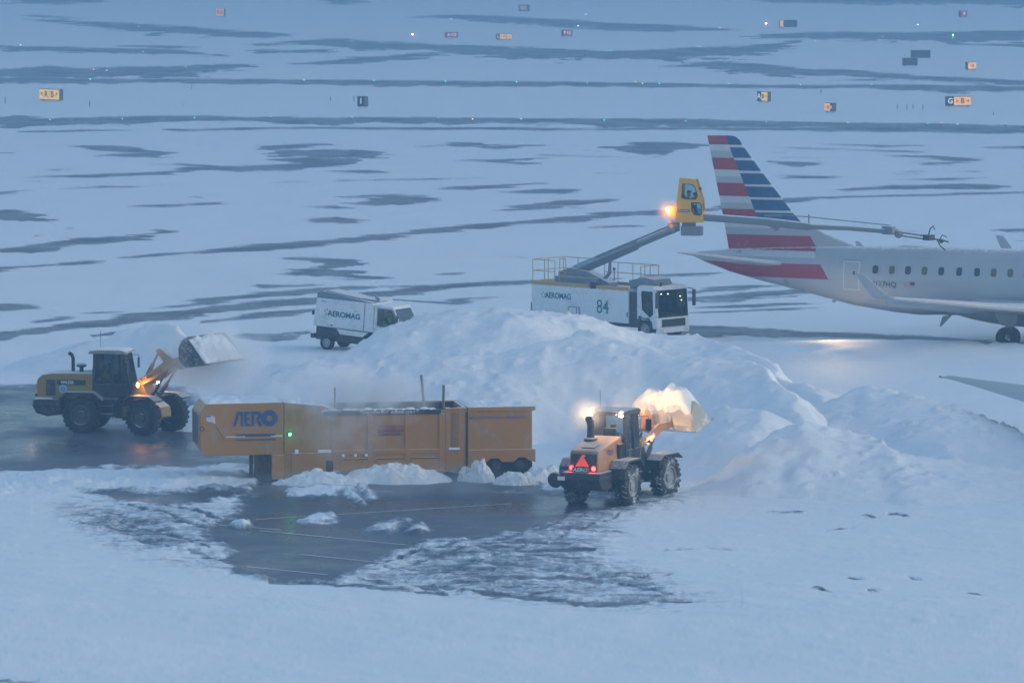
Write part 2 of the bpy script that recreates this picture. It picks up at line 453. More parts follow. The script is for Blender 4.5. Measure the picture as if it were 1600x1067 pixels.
# a low drift in front of the aircraft
_dx, _dy = (WX - G(1400, 560)[0]) / 13.0, (WY - G(1400, 552)[1]) / 4.5
WZ += 0.55 * np.exp(-(_dx ** 2 + _dy ** 2)) * (1 - wet_or_shade) * (0.7 + 0.6 * fbm(WX * .3, WY * .3, 3))
def ground_mat():
    M = Mat("snow_over_pavement")
    p = M.pos()
    w = M.attr("wet_or_shade")
    pf = M.scaled(p, (1, 0.7, 1))
    nb = M.noise(M.scaled(p, (0.22, 0.16, 1)), 1.0, 8, 0.62)
    nf = M.noise(pf, 2.6, 7, 0.68)
    ng = M.noise(p, 11.0, 5, 0.7)
    mid = w * (1.0 - w) * 4.0
    nr = M.noise(M.scaled(p, (0.30, 2.0, 1)), 1.0, 7, 0.66)
    m = w + (nf - 0.5) * (mid * 1.5 + 0.25 * w + 0.1) + (nb - 0.5) * (mid * 0.9 + 0.5 * w) + (ng - 0.5) * (mid * 0.5) + (nr - 0.5) * (mid * 1.3)
    t1, t2 = m.step(0.16, 0.66), m.step(0.50, 0.92)
    sn = M.mix((nb - 0.5).step(-0.1, 0.25), (0.80, 0.865, 0.885), (0.86, 0.91, 0.92))
    sn = M.mix((ng * nf).step(0.36, 0.52) * 0.25, sn, (0.60, 0.65, 0.70))
    slush = M.mix(nf.step(0.35, 0.7), (0.19, 0.24, 0.29), (0.46, 0.52, 0.58))
    asph = M.mix(nb.step(0.35, 0.65), (0.050, 0.070, 0.096), (0.092, 0.120, 0.155))
    asph = M.mix((ng * 0.6 + nf * 0.4).step(0.52, 0.72) * 0.45, asph, (0.24, 0.26, 0.29))
    c = M.mix(t1, sn, slush); c = M.mix(t2, c, asph)
    M.set("Base Color", c)
    M.set("Roughness", 0.75 - t2 * (0.50 - nb.step(0.38, 0.66) * 0.30))
    M.set("Specular IOR Level", 0.25 - t2 * 0.05)
    M.bump((nf * 0.65 + ng * 0.35) * (1.0 - t2) + nr * (t1 - t2) * 0.8, 0.28, 0.05)
    return M.m
GROUND = ground_mat()
gm = grid_mesh("ground", np.stack([WX, WY, WZ], -1), {"wet_or_shade": wet_or_shade})
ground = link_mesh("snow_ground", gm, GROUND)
tag(ground, kind='structure')

# ------------------------------------------------------------------ ploughed snow piles
def snow_mat(name, dirt=0.35):
    M = Mat(name); p = M.pos()
    n1 = M.noise(p, 0.55, 7, 0.6); n2 = M.noise(p, 3.2, 6, 0.66); n3 = M.noise(p, 13.0, 4, 0.7)
    c = M.mix(n1.step(0.3, 0.7), (0.83, 0.875, 0.89), (0.89, 0.92, 0.925))
    c = M.mix((n2 * 0.65 + n1 * 0.35).step(0.54, 0.72) * dirt, c, (0.52, 0.55, 0.58))
    c = M.mix((n3 * 0.5 + n2 * 0.5).step(0.63, 0.70) * dirt * 1.2, c, (0.33, 0.35, 0.37))
    M.set("Base Color", c); M.set("Roughness", 0.8); M.set("Specular IOR Level", 0.25)
    M.bump(n2 * 0.55 + n3 * 0.45, 0.6, 0.10)
    return M.m
PILE = snow_mat("ploughed_snow")
def pile(name, label, ridges, seed, amp=1.0, res=0.14, sharp=1.0):
    """ridges: lists of (photo x, photo y of crest, distance, front width, back width)"""
    RD = []
    for rd in ridges:
        pts = [(*PT(x, y, D), wf, wb) for x, y, D, wf, wb in rd]
        RD.append(np.array(pts))
    allp = np.concatenate(RD)
    x0, x1 = allp[:, 0].min() - 5, allp[:, 0].max() + 5
    y0, y1 = (allp[:, 1] - allp[:, 3]).min() - 1, (allp[:, 1] + allp[:, 4]).max() + 1
    gx, gy = np.meshgrid(np.arange(x0, x1, res), np.arange(y0, y1, res))
    wx = gx + (fbm(gx * .35 + seed, gy * .35, 4) - .5) * 2.2
    wy = gy + (fbm(gx * .35, gy * .35 + seed + 50, 4) - .5) * 2.2
    H = np.full(gx.shape, -1.5)
    for a in RD:
        yc, zc = np.interp(wx, a[:, 0], a[:, 1]), np.interp(wx, a[:, 0], a[:, 2])
        wf, wb = np.interp(wx, a[:, 0], a[:, 3]), np.interp(wx, a[:, 0], a[:, 4])
        e0, e1 = np.clip((wx - a[0, 0] + 4) / 4, 0, 1), np.clip((a[-1, 0] + 4 - wx) / 4, 0, 1)
        t = np.where(wy < yc, (yc - wy) / wf, (wy - yc) / wb)
        pr = np.clip(1 - t, 0, 1)
        pr = pr * 0.62 + (0.5 - 0.5 * np.cos(np.pi * pr)) * 0.38
        h = zc * pr * (e0 * e0 * (3 - 2 * e0)) * (e1 * e1 * (3 - 2 * e1)) - 0.25 - 1.6 * np.clip(t - 1, 0, 1) - 1.2 * (1 - np.minimum(e0, e1))
        k = 0.30
        H = np.log(np.exp(H / k) + np.exp(h / k)) * k
    body = np.clip(H / 0.8, 0, 1)
    n = fbm(gx * .45 + seed, gy * .45 + seed, 6, 0.52)
    rid = 1 - np.abs(2 * fbm(gx * .8 + seed * 2, gy * .8, 5, 0.55) - 1)
    cl = fbm(gx * 2.6 + seed, gy * 2.6, 5, 0.62)
    H = H + body * amp * ((n - 0.5) * 0.40 + (rid - 0.82) * 0.08 * sharp + (cl - 0.5) * 0.12 + np.clip(cl - .60, 0, 1) * .8)
    H = np.minimum(H, 6.0)
    P = np.stack([gx, gy, H], -1)
    me = grid_mesh(name, P)
    bm = bmesh.new(); bm.from_mesh(me)
    bmesh.ops.delete(bm, geom=[f for f in bm.faces if all(v.co.z < -0.05 for v in f.verts)], context='FACES')
    for v in bm.verts: v.co.z = max(v.co.z, -0.25)
    bm.to_mesh(me); bm.free()
    o = link_mesh(name, me, PILE)
    return tag(o, label, "snow pile", "ploughed snow piles on the apron")
pile("snow_pile", "huge rounded snow pile between the yellow melter and the two white trucks",
     [[(300,640,228,8,8),(400,592,230,8,8),(470,556,232,8,8),(515,548,233,8,9),(560,530,234,8,9),(600,508,235,9,9),(650,484,236,10,10),(720,474,236,11,10),(800,472,236,12,10),(850,477,236,12,10),(900,484,236,12,10),(960,500,237,11,9),(1020,513,237,10,8),(1100,517,236,10,8),(1160,532,234,9,8),(1220,570,230,8,7),(1270,600,226,7,6)],
      [(280,640,220,8,8),(340,612,221,8,8),(400,582,222,8,7),(470,570,221,8,8),(560,586,218,8,8),(620,562,218,9,8),(700,550,218,10,9),(800,538,218,10,9),(870,522,219,10,9),(905,503,220,10,9),(950,518,219,10,9),(1000,526,219,11,9),(1060,545,217,11,9),(1150,558,215,11,9),(1190,572,213,11,8),(1240,600,210,10,8)],
      [(1000,640,208,5,6),(1060,630,208,7,6),(1120,625,207,8,6),(1180,628,206,8,6)]], 3.3, 0.72)
pile("snow_pile", "low jagged snow pile at the right, in front of the parked aircraft wing",
     [[(1170,650,213,8,6),(1220,640,213,8,6),(1270,622,213,9,6),(1300,612,213,10,6),(1335,600,214,11,7),(1362,595,214,12,7),(1400,606,213,13,7),(1450,612,212,15,7),(1500,626,211,15,7),(1560,652,209,14,7),(1600,672,207,13,7),(1680,706,204,12,7)],
      [(1110,738,196,6,5),(1150,712,197,7,6),(1195,676,198,8,7),(1225,658,199,9,7),(1250,648,199,10,7),(1300,664,199,10,7),(1355,668,199,10,7),(1385,680,198,10,7),(1410,700,197,10,7),(1470,706,197,10,7),(1540,722,197,10,7),(1600,740,196,10,7),(1690,765,195,9,7)]], 11.7, 0.9)
pile("snow_pile", "snow bank behind the yellow loader at the left, its crest behind the raised bucket",
     [[(-160,600,246,6,6),(-60,580,245,6,6),(0,568,244,6,6),(60,548,243,6,6),(110,530,243,6,7),(150,524,243,6,7),(190,518,243,7,7),(215,502,243,7,7),(240,494,243,7,7),(270,496,242,7,7),(300,508,240,7,7),(340,534,237,7,7),(380,556,235,6,7),(430,556,234,6,7),(480,560,233,6,7)]], 23.1, 0.7)
# ------------------------------------------------------------------ mesh builder
class MB:
    def __init__(self, M=None): self.bm = bmesh.new(); self.M = M or Matrix(); self.mi = 0
    def _f(self, vs, faces):
        bv = [self.bm.verts.new(self.M @ Vector(v)) for v in vs]
        for f in faces:
            try:
                fc = self.bm.faces.new([bv[i] for i in f]); fc.material_index = self.mi
            except ValueError: pass
        return self
    def box(self, lo, hi, rot=None):
        c = [(lo[i] + hi[i]) / 2 for i in range(3)]
        vs = []
        for i in range(8):
            v = Vector([(lo, hi)[(i >> k) & 1][k] - c[k] for k in range(3)])
            if rot: v = rot @ v
            vs.append(v + Vector(c))
        return self._f(vs, [(0, 2, 3, 1), (4, 5, 7, 6), (0, 1, 5, 4), (2, 6, 7, 3), (0, 4, 6, 2), (1, 3, 7, 5)])
    def prism(self, pts, a, b, axis='y', inset=0.0):
        """outline of 2-D points swept from a to b along an axis ('y': points are x,z; 'x': y,z; 'z': x,y); inset shrinks the far end"""
        def mk(p, t):
            return {'y': (p[0], t, p[1]), 'x': (t, p[0], p[1]), 'z': (p[0], p[1], t)}[axis]
        n = len(pts)
        vs = [mk(p, a) for p in pts] + [mk(p, b) for p in pts]
        fs = [tuple(range(n)), tuple(range(2 * n - 1, n - 1, -1))] + [(i, i + n, (i + 1) % n + n, (i + 1) % n) for i in range(n)]
        return self._f(vs, fs)
    def hexa(self, p8):
        return self._f(p8, [(0, 3, 2, 1), (4, 5, 6, 7), (0, 1, 5, 4), (1, 2, 6, 5), (2, 3, 7, 6), (3, 0, 4, 7)])
    def tube(self, pts, r, seg=8, cap=True):
        """tube through points; r one radius or one per point"""
        pts = [Vector(p) for p in pts]
        rs = r if isinstance(r, (list, tuple)) else [r] * len(pts)
        vs, fs = [], []
        up = None
        for i, p in enumerate(pts):
            d = (pts[min(i + 1, len(pts) - 1)] - pts[max(i - 1, 0)]).normalized()
            if up is None:
                up = Vector((0, 0, 1)) if abs(d.z) < 0.9 else Vector((1, 0, 0))
            s = d.cross(up).normalized(); up = s.cross(d).normalized()
            for k in range(seg):
                a = 2 * math.pi * k / seg
                vs.append(p + (s * math.cos(a) + up * math.sin(a)) * rs[i])
        for i in range(len(pts) - 1):
            for k in range(seg):
                a, b = i * seg + k, i * seg + (k + 1) % seg
                fs.append((a, b, b + seg, a + seg))
        if cap:
            fs.append(tuple(range(seg - 1, -1, -1))); e = (len(pts) - 1) * seg
            fs.append(tuple(range(e, e + seg)))
        return self._f(vs, fs)
    def lathe(self, prof, c, axis='y', seg=24):
        """profile of (radius, offset) turned about an axis through c"""
        vs, fs = [], []
        n = len(prof)
        for k in range(seg):
            a = 2 * math.pi * k / seg
            for r, t in prof:
                u, v = r * math.cos(a), r * math.sin(a)
                vs.append(Vector(c) + Vector({'y': (u, t, v), 'x': (t, u, v), 'z': (u, v, t)}[axis]))
        for k in range(seg):
            for i in range(n - 1):
                a, b = k * n + i, ((k + 1) % seg) * n + i
                fs.append((a, a + 1, b + 1, b))
        return self._f(vs, fs)
    def ball(self, c, r, seg=12):
        rr = r if isinstance(r, (tuple, list)) else (r, r, r)
        vs, fs, m = [], [], seg // 2
        for i in range(m + 1):
            th = math.pi * i / m
            for k in range(seg):
                a = 2 * math.pi * k / seg
                vs.append((c[0] + rr[0] * math.sin(th) * math.cos(a), c[1] + rr[1] * math.sin(th) * math.sin(a), c[2] + rr[2] * math.cos(th)))
        for i in range(m):
            for k in range(seg):
                a, b = i * seg + k, i * seg + (k + 1) % seg
                fs.append((a, a + seg, b + seg, b))
        return self._f(vs, fs)
    def build(self, name, m, parent=None, bevel=0.0, smooth=None, weld=False):
        bm = self.bm
        if weld: bmesh.ops.remove_doubles(bm, verts=bm.verts, dist=1e-4)
        bmesh.ops.recalc_face_normals(bm, faces=bm.faces)
        me = bpy.data.meshes.new(name)
        bm.to_mesh(me); bm.free()
        for x in (m if isinstance(m, list) else [m]): me.materials.append(x)
        o = link_mesh(name, me, None, parent)
        if smooth is not None:
            me.polygons.foreach_set("use_smooth", [True] * len(me.polygons))
            me.set_sharp_from_angle(angle=R(smooth))
        if bevel:
            b = o.modifiers.new("bevel", 'BEVEL'); b.width = bevel; b.segments = 2
            b.limit_method = 'ANGLE'; b.angle_limit = R(35)
            b.use_clamp_overlap = True
        return o
def Rz(a): return Matrix.Rotation(R(a), 4, 'Z')
def Ry(a): return Matrix.Rotation(R(a), 4, 'Y')
def Rx(a): return Matrix.Rotation(R(a), 4, 'X')
def T(*p): return Matrix.Translation(Vector(p))
_tc = {}
def text(name, body, size, M, m, parent, depth=0.004, bold=0.0, shear=0.0, sx=1.0, spacing=1.0, align='CENTER'):
    """flat lettering lying in the local x,y plane of matrix M, made into a mesh"""
    cu = bpy.data.curves.new(name, 'FONT')
    cu.body, cu.size, cu.extrude, cu.offset, cu.shear = body, size, depth, bold, shear
    cu.align_x, cu.align_y, cu.space_character = align, 'CENTER', spacing
    cu.resolution_u = 3
    t = bpy.data.objects.new(name, cu); COL.objects.link(t)
    dg = bpy.context.evaluated_depsgraph_get()
    me = bpy.data.meshes.new_from_object(t.evaluated_get(dg))
    bpy.data.objects.remove(t); bpy.data.curves.remove(cu)
    me.transform(M @ Matrix.Diagonal((sx, 1, 1, 1)))
    me.materials.clear()
    return link_mesh(name, me, m, parent)
def face_m(o, right, up):
    """matrix for lettering: origin o, reading direction right, up"""
    r, u = Vector(right).normalized(), Vector(up).normalized()
    n = r.cross(u)
    m = Matrix((r, u, n)).transposed().to_4x4(); m.translation = Vector(o)
    return m
def lamp(name, kind, loc, energy, color, parent=None, size=0.05, target=None, spot=70, blend=0.5):
    d = bpy.data.lights.new(name, kind); d.energy, d.color = energy, color
    if kind in ('POINT', 'SPOT'): d.shadow_soft_size = size
    if kind == 'SPOT': d.spot_size, d.spot_blend = R(spot), blend
    o = bpy.data.objects.new(name, d); COL.objects.link(o)
    o.location = loc
    if target is not None:
        o.rotation_euler = (Vector(target) - Vector(loc)).to_track_quat('-Z', 'Y').to_euler()
    if parent: o.parent = parent
    return o

# ------------------------------------------------------------------ shared materials
MAT = {}
MAT['black'] = paint("black_machine_paint", (0.018, 0.02, 0.024), 0.55, 0, 0.10, 0.2, cover=0.55)
MAT['rubber'] = paint("snowy_rubber", (0.010, 0.011, 0.013), 0.85, 0, 0.06, 0.1, cover=0.15, scale=2.0)
MAT['snowtyre'] = paint("snow_caked_rubber", (0.014, 0.016, 0.018), 0.85, 0, 0.85, 0.1, cover=0.5, scale=2.0)
MAT['rimgrey'] = paint("snowy_rim", (0.25, 0.26, 0.27), 0.6, 0, 0.7, 0.3, scale=2.0)
MAT['rimdark'] = paint("dark_rim", (0.05, 0.052, 0.05), 0.6, 0, 0.15, 0.3)
MAT['steel'] = paint("worn_steel", (0.22, 0.23, 0.24), 0.45, 0.5, 0.35, 0.4)
MAT['glass'] = glass("cab_glass", (0.80, 0.86, 0.87), 0.12)
MAT['duskglass'] = glass('dusk_cab_glass', (.45, .53, .55), .15)
MAT['darkglass'] = glass("dark_glass", (0.10, 0.13, 0.15), 0.3)
MAT['warm'] = glow("lit_halogen_lens", (1.0, 0.62, 0.28), 55.0)
MAT['amber'] = glow("lit_amber_lens", (1.0, 0.30, 0.035), 30.0)
MAT['red'] = glow("lit_red_lens", (1.0, 0.03, 0.03), 9.0)
MAT['white_ink'] = paint("white_vinyl", (0.75, 0.76, 0.78), 0.5, 0, 0, 0.1)
MAT['black_ink'] = paint("black_vinyl", (0.02, 0.022, 0.03), 0.5, 0, 0.08, 0)
MAT['orange_mark'] = glow("fluorescent_orange", (0.95, 0.10, 0.04), 0.16)
MAT['skin'] = paint("skin", (0.50, 0.33, 0.25), 0.6, 0, 0, 0)
MAT['dark_cloth'] = paint("dark_cloth", (0.03, 0.032, 0.04), 0.9, 0, 0, 0)
MAT['hivis'] = paint("high_visibility_cloth", (0.35, 0.85, 0.05), 0.8, 0, 0, 0)
SNOWLOAD = snow_mat("scooped_snow", 0.15)

# ------------------------------------------------------------------ a seated operator: one skinned body, hair and vest as children
def operator(label, loc, rz, vest=None, cap='dark', lean=0.0):
    """seated figure: hips at loc, facing local +x"""
    root = bpy.data.meshes.new("person")
    V, E, Rr = [], [], []
    def add(p, r, link=None):
        V.append(p); Rr.append(r)
        if link is not None: E.append((link, len(V) - 1))
        return len(V) - 1
    pel = add((0, 0, 0), .15)
    sp = add((.01 + lean * .3, 0, .22), .155, pel); ch = add((.02 + lean * .7, 0, .42), .17, sp)
    nk = add((.03 + lean, 0, .55), .065, ch); hd = add((.06 + lean, 0, .68), .095, nk); tp = add((.05 + lean, 0, .78), .085, hd)
    nose = add((.165 + lean, 0, .68), .018, hd)
    for s in (-1, 1):
        add((.05 + lean, s * .098, .68), .018, hd)
        sh = add((.02 + lean * .7, s * .20, .45), .07, ch); el = add((.20 + lean * .7, s * .24, .22), .05, sh)
        wr = add((.42 + lean * .4, s * .16, .27), .034, el); pm = add((.48 + lean * .4, s * .14, .29), .036, wr)
        for i, (dy, ln) in enumerate(((-.030, .060), (-.010, .072), (.010, .068), (.030, .052))):
            k = add((.52 + lean * .4, s * .14 + dy, .31), .010, pm); add((.52 + ln * .4 + lean * .4, s * .14 + dy, .31 - ln * .5), .009, k)
        add((.49 + lean * .4, s * (.14 - .045), .325), .010, pm)
        kn = add((.44, s * .12, .02), .075, pel); an = add((.50, s * .13, -.38), .05, kn); add((.64, s * .14, -.43), .04, an)
    root.from_pydata(V, E, [])
    o = bpy.data.objects.new("person", root); COL.objects.link(o)
    o.location = loc; o.rotation_euler = (0, 0, rz)
    o.modifiers.new("skin", 'SKIN'); root.skin_vertices or None
    for i, sv in enumerate(root.skin_vertices[0].data):
        sv.radius = (Rr[i], Rr[i]); sv.use_root = (i == 0)
    ss = o.modifiers.new("sub", 'SUBSURF'); ss.levels = ss.render_levels = 1
    me_m = Mat("clothed_body")
    x, y, z = me_m.xyz(me_m.obj())
    hands = (x > .445) * (z > .2) * (y * y < .06)
    face = (z > .57).maxi(hands)
    eye = ((z - .70) * (z - .70) + (y.power(2.0).power(.5) - .04) * (y.power(2.0).power(.5) - .04) < .0003) * (x > .10 + lean)
    mouth = ((z - .62) * (z - .62) < .00008) * (y * y < .0009) * (x > .10 + lean)
    c = me_m.mix(face, (.035, .038, .05), (.50, .33, .25)); c = me_m.mix(eye.maxi(mouth), c, (.06, .03, .03))
    me_m.set("Base Color", c); me_m.set("Roughness", .8)
    root.materials.append(me_m.m)
    tag(o, label, "person")
    b = MB(); b.ball((.04 + lean, 0, .755), (.118, .108, .085), 14)
    b.build("woolly_hat", MAT['dark_cloth'], o, smooth=60)
    if vest:
        v = MB(); v.lathe([(.172, .02), (.19, .2), (.20, .38), (.17, .50), (.10, .55)], (.015 + lean * .45, 0, 0), 'z', 16)
        v.build("safety_vest", MAT['hivis'], o, smooth=60)
    return o
# ------------------------------------------------------------------ articulated wheel loaders
def wheel(parent, M, c, r, w, side, rim, tyre, lugs=True):
    """rim (mesh of the wheel) with its tyre as a child; axle along local y, outer face towards side"""
    b = MB(M)
    s = side
    b.lathe([(r * .57, -s * w * .30), (r * .60, s * w * .44), (r * .52, s * w * .47), (r * .50, s * w * .30), (r * .26, s * w * .26), (r * .24, s * w * .40), (0.001, s * w * .42)], c, 'y', 28)
    for k in range(8):
        a = k * math.pi / 4
        b.ball((c[0] + r * .38 * math.cos(a), c[1] + s * w * .29, c[2] + r * .38 * math.sin(a)), r * .035, 6)
    o = b.build("wheel", rim, parent, smooth=40)
    t = MB(M)
    prof = [(r * .58, -w * .44), (r * .66, -w * .50), (r * .88, -w * .50), (r * .97, -w * .42), (r, -w * .2), (r, w * .2), (r * .97, w * .42), (r * .88, w * .50), (r * .66, w * .50), (r * .58, w * .44)]
    t.lathe(prof, c, 'y', 36)
    if lugs:
        n = 22
        for k in range(n):
            for q in (-1, 1):
                a = 2 * math.pi * (k + (0.25 if q > 0 else 0)) / n
                m = M @ T(*c) @ Ry(-math.degrees(a))
                t2 = MB(m); t2.bm.free(); t2.bm = t.bm
                t2.box((r * .955, min(q * .04, q * w * .47), -.05), (r * 1.045, max(q * .04, q * w * .47), .05), Matrix.Rotation(R(q * 24), 3, 'X'))
    t.build("tyre", tyre, o, smooth=35)
    return o
def loader(label, loc, rz, art, boom, curl, yellow, kind):
    """kind 'a': rounded hood, dark plate; kind 'b': sloped hood seen from behind. art: front turned (deg, + left).
    origin on the ground below the rear axle, +x forward"""
    L = thing("wheel_loader", label, "wheel loader", loc, rz, "wheel loaders clearing snow")
    r, w = 0.73, 0.52
    hub = 1.0
    RM = Matrix()
    F = T(1.62, 0, 0) @ Rz(art)                        # front frame: origin at the joint, axle 1.58 ahead
    K = MAT['black']; GL = MAT['glass'] if kind == 'b' else MAT['duskglass']
    rimm = MAT['rimgrey'] if kind == 'b' else MAT['rimdark']
    tym = MAT['snowtyre'] if kind == 'b' else MAT['rubber']
    for s in (-1, 1):
        wheel(L, RM, (0, s * hub, r), r, w, s, rimm, tym)
        wheel(L, F, (1.58, s * hub, r), r, w, s, rimm, tym)
    # counterweight and chassis
    cwid = .80 if kind == 'b' else .95
    b = MB()
    b.prism([(-2.05, 1.36), (-2.12, 1.1), (-1.95, .78), (-1.5, .66), (-.9, .72), (-.85, 1.36)], -cwid, cwid)
    b.box((-1.98, -cwid - .02, 1.02), (-1.0, cwid + .02, 1.20))
    b.build("counterweight", K, L, bevel=.05)
    b = MB()
    b.box((-1.0, -.42, .62), (1.35, .42, 1.32)); b.box((-.18, -.8, .6), (.18, .8, .88))
    b.box((1.2, -.3, .55), (1.62, .3, 1.3)); b.lathe([(.16, .45), (.16, 1.4)], (1.62, 0, 0), 'z', 14)
    b.build("rear_chassis", K, L, bevel=.03)
    # engine hood
    hw = .62 if kind == 'b' else .78
    b = MB()
    if kind == 'b':
        b.hexa([(-1.78, -hw, 1.36), (.42, -hw - .1, 1.30), (.42, hw + .1, 1.30), (-1.78, hw, 1.36),
                (-1.66, -hw + .06, 2.12), (.42, -hw + .02, 2.48), (.42, hw - .02, 2.48), (-1.66, hw - .06, 2.12)])
    else:
        b.prism([(-1.98, 1.37), (-2.02, 1.8), (-1.93, 2.18), (-1.72, 2.36), (-1.3, 2.43), (.42, 2.45), (.42, 1.37)], -hw, hw)
    hood = b.build("engine_hood", yellow, L, bevel=.07)
    if kind == 'b':
        b = MB()
        b.hexa([(-1.80, -.52, 1.40), (-1.74, -.52, 1.40), (-1.74, .52, 1.40), (-1.80, .52, 1.40), (-1.71, -.50, 2.02), (-1.64, -.50, 2.02), (-1.64, .50, 2.02), (-1.71, .50, 2.02)])
        for k in range(7):
            z = 1.46 + k * .085; b.box((-1.80 + (z - 1.4) * .14 - .018, -.46, z), (-1.77 + (z - 1.4) * .14, .46, z + .03))
        b.build("radiator_grille", K, hood)
        b = MB()
        for k in range(4):
            b.box((-.12 + k * .13, -hw - .115, 1.62), (-.03 + k * .13, -hw - .02, 2.22))
        b.build("side_vent", K, hood)
        b = MB(); b.box((-1.35, -.25, 2.165), (-.85, .25, 2.25), Matrix.Rotation(R(-9), 3, 'Y')); b.build("hood_vent", K, hood, bevel=.02)
        text("lettering", "CASE" if False else "721", .26, face_m((-.72, -hw - .055, 2.0), (1, 0.03, 0), (0, .06, 1)), paint("blue_vinyl", (.05, .09, .35), .5, 0, .05, 0), hood, bold=.012, sx=1.2)
    else:
        b = MB()
        b.box((-1.55, -hw - .012, 1.50), (-1.16, -hw + .02, 2.16)); 
        for k in range(9):
            b.box((-1.53, -hw - .026, 1.55 + k * .065), (-1.18, -hw, 1.575 + k * .065))
        b.build("side_vent", K, hood)
        b = MB(); b.box((-1.1, -hw - .014, 1.94), (.12, -hw + .01, 2.16)); pl = b.build("name_plate", MAT['black_ink'], hood)
        text("lettering", "WA320", .17, face_m((-.66, -hw - .018, 2.05), (1, 0, 0), (0, 0, 1)), MAT['white_ink'], pl, bold=.004)
        b = MB(); b.lathe([(.001, -hw - .02), (.17, -hw - .018), (.17, -hw)], (-.83, 0, 1.78), 'y', 20)
        b.build("decal", paint("pale_blue_decal", (.35, .55, .75), .5, 0, .1, .1), hood)
        b = MB(); b.tube([(-.83 + .09, -hw - .03, 1.83), (-.83, -hw - .03, 1.88), (-.92, -hw - .03, 1.80), (-.88, -hw - .03, 1.70), (-.75, -hw - .03, 1.70), (-.75, -hw - .03, 1.78), (-.84, -hw - .03, 1.78)], .022, 6)
        b.build("decal_emblem", paint("dark_blue_decal", (.03, .12, .35), .5, 0, 0, 0), hood)
    # exhaust and intake
    if kind == 'b':
        b = MB(); b.tube([(-.28, .34, 2.3), (-.28, .34, 2.85), (-.34, .34, 3.05), (-.50, .34, 3.16)], [.15, .13, .14, .13], 14)
        b.lathe([(.26, 2.25), (.24, 2.42), (.15, 2.46)], (-.28, .34, 0), 'z', 16)
    else:
        b = MB(); b.tube([(-.62, .1, 2.4), (-.62, .1, 2.98), (-.68, .1, 3.12), (-.80, .1, 3.2)], [.075, .075, .08, .08], 12)
    b.build("exhaust_pipe", K, L, smooth=50)
    if kind == 'a':
        b = MB(); b.lathe([(.09, 2.4), (.09, 2.62), (.21, 2.66), (.22, 2.72), (.12, 2.78), (.001, 2.79)], (-.22, -.1, 0), 'z', 16)
        b.build("air_intake", K, L, smooth=50)
        b = MB(); b.tube([(.37, -.55, 2.44), (.37, -.55, 2.62)], .03, 8); b.build("fuel_cap", K, L)
    # cab
    x0, x1, cw, z0, z1 = .44, 1.78, .74, 1.42, 3.24
    xf = 2.02 if kind == 'a' else 1.86                  # foot of the windscreen
    cab = MB()
    cab.box((x0, -cw, 1.38), (xf - .1, cw, 1.52))
    post = .055
    corners = [((x0, -cw), (x0 + .04, -cw + .06)), ((x0, cw), (x0 + .04, cw - .06)), ((xf, -cw + .06), (x1 - .1, -cw + .10)), ((xf, cw - .06), (x1 - .1, cw - .10)), ((1.22, -cw), (1.22, -cw + .06)), ((1.22, cw), (1.22, cw - .06))]
    for (a, bb), (c, d) in corners:
        cab.hexa([(a - post, bb - post, z0), (a + post, bb - post, z0), (a + post, bb + post, z0), (a - post, bb + post, z0),
                  (c - post, d - post, z1), (c + post, d - post, z1), (c + post, d + post, z1), (c - post, d + post, z1)])
    cab.box((x0 - .04, -cw - .02, 1.5), (x1 + .1, -cw + .06, 2.0 if kind == 'a' else 1.95)); cab.box((x0 - .04, cw - .06, 1.5), (x1 + .1, cw + .02, 2.0))
    cab.box((x0 - .05, -cw, 1.5), (x0 + .05, cw, 2.15)); cab.box((xf - .14, -cw + .05, 1.5), (xf - .02, cw - .05, 1.75))
    cabo = cab.build("cab", K if kind == 'a' else MAT['black'], L, bevel=.015)
    b = MB(); b.prism([(x0 - .22, z1), (x0 - .16, z1 + .13), (x0 + .2, z1 + .17), (x1 - .2, z1 + .17), (x1 + .05, z1 + .10), (x1 + .08, z1)], -cw - .03, cw + .03)
    b.build("cab_roof", MAT['roofsnow'] if kind == 'a' else K, cabo, bevel=.04)
    b = MB()
    b.hexa([(x0, -cw + .07, 2.12), (x0 + .012, -cw + .07, 2.12), (x0 + .012, cw - .07, 2.12), (x0, cw - .07, 2.12), (x0 + .03, -cw + .12, z1), (x0 + .042, -cw + .12, z1), (x0 + .042, cw - .12, z1), (x0 + .03, cw - .12, z1)])
    b.build("rear_window", GL, cabo)
    b = MB()
    b.hexa([(xf, -cw + .1, 1.75), (xf + .012, -cw + .1, 1.75), (xf + .012, cw - .1, 1.75), (xf, cw - .1, 1.75), (x1 - .1, -cw + .14, z1), (x1 - .088, -cw + .14, z1), (x1 - .088, cw - .14, z1), (x1 - .1, cw - .14, z1)])
    b.build("windscreen", GL, cabo)
    for s in (-1, 1):
        b = MB()
        y0, y1 = s * (cw - .01), s * (cw - .06)
        b.hexa([(x0 + .06, y0 - .006, 1.98), (xf - .05, y0 - .006, 1.98), (xf - .05, y0 + .006, 1.98), (x0 + .06, y0 + .006, 1.98), (x0 + .1, y1 - .006, z1), (x1 - .15, y1 - .006, z1), (x1 - .15, y1 + .006, z1), (x0 + .1, y1 + .006, z1)])
        b.build("side_window", GL, cabo)
    b = MB()
    b.box((.70, -.26, 1.55), (1.1, .26, 1.98)); b.box((.62, -.25, 1.9), (.74, .25, 2.72)); b.box((1.12, -.75 + .2, 1.6), (1.3, -.4, 2.1))
    b.build("driver_seat", MAT['dark_cloth'], cabo, bevel=.04)
    b = MB(); b.tube([(1.72, 0, 1.6), (1.50, 0, 2.28)], .04)
    ring = [Vector((1.48 + .20 * math.sin(R(20)) * math.cos(a) * 0 - .08 * math.cos(a), .21 * math.sin(a), 2.30 + .19 * math.cos(a))) for a in [2 * math.pi * k / 16 for k in range(17)]]
    b.tube(ring, .02, 6, False); b.tube([ring[0], ring[8]], .012, 5)
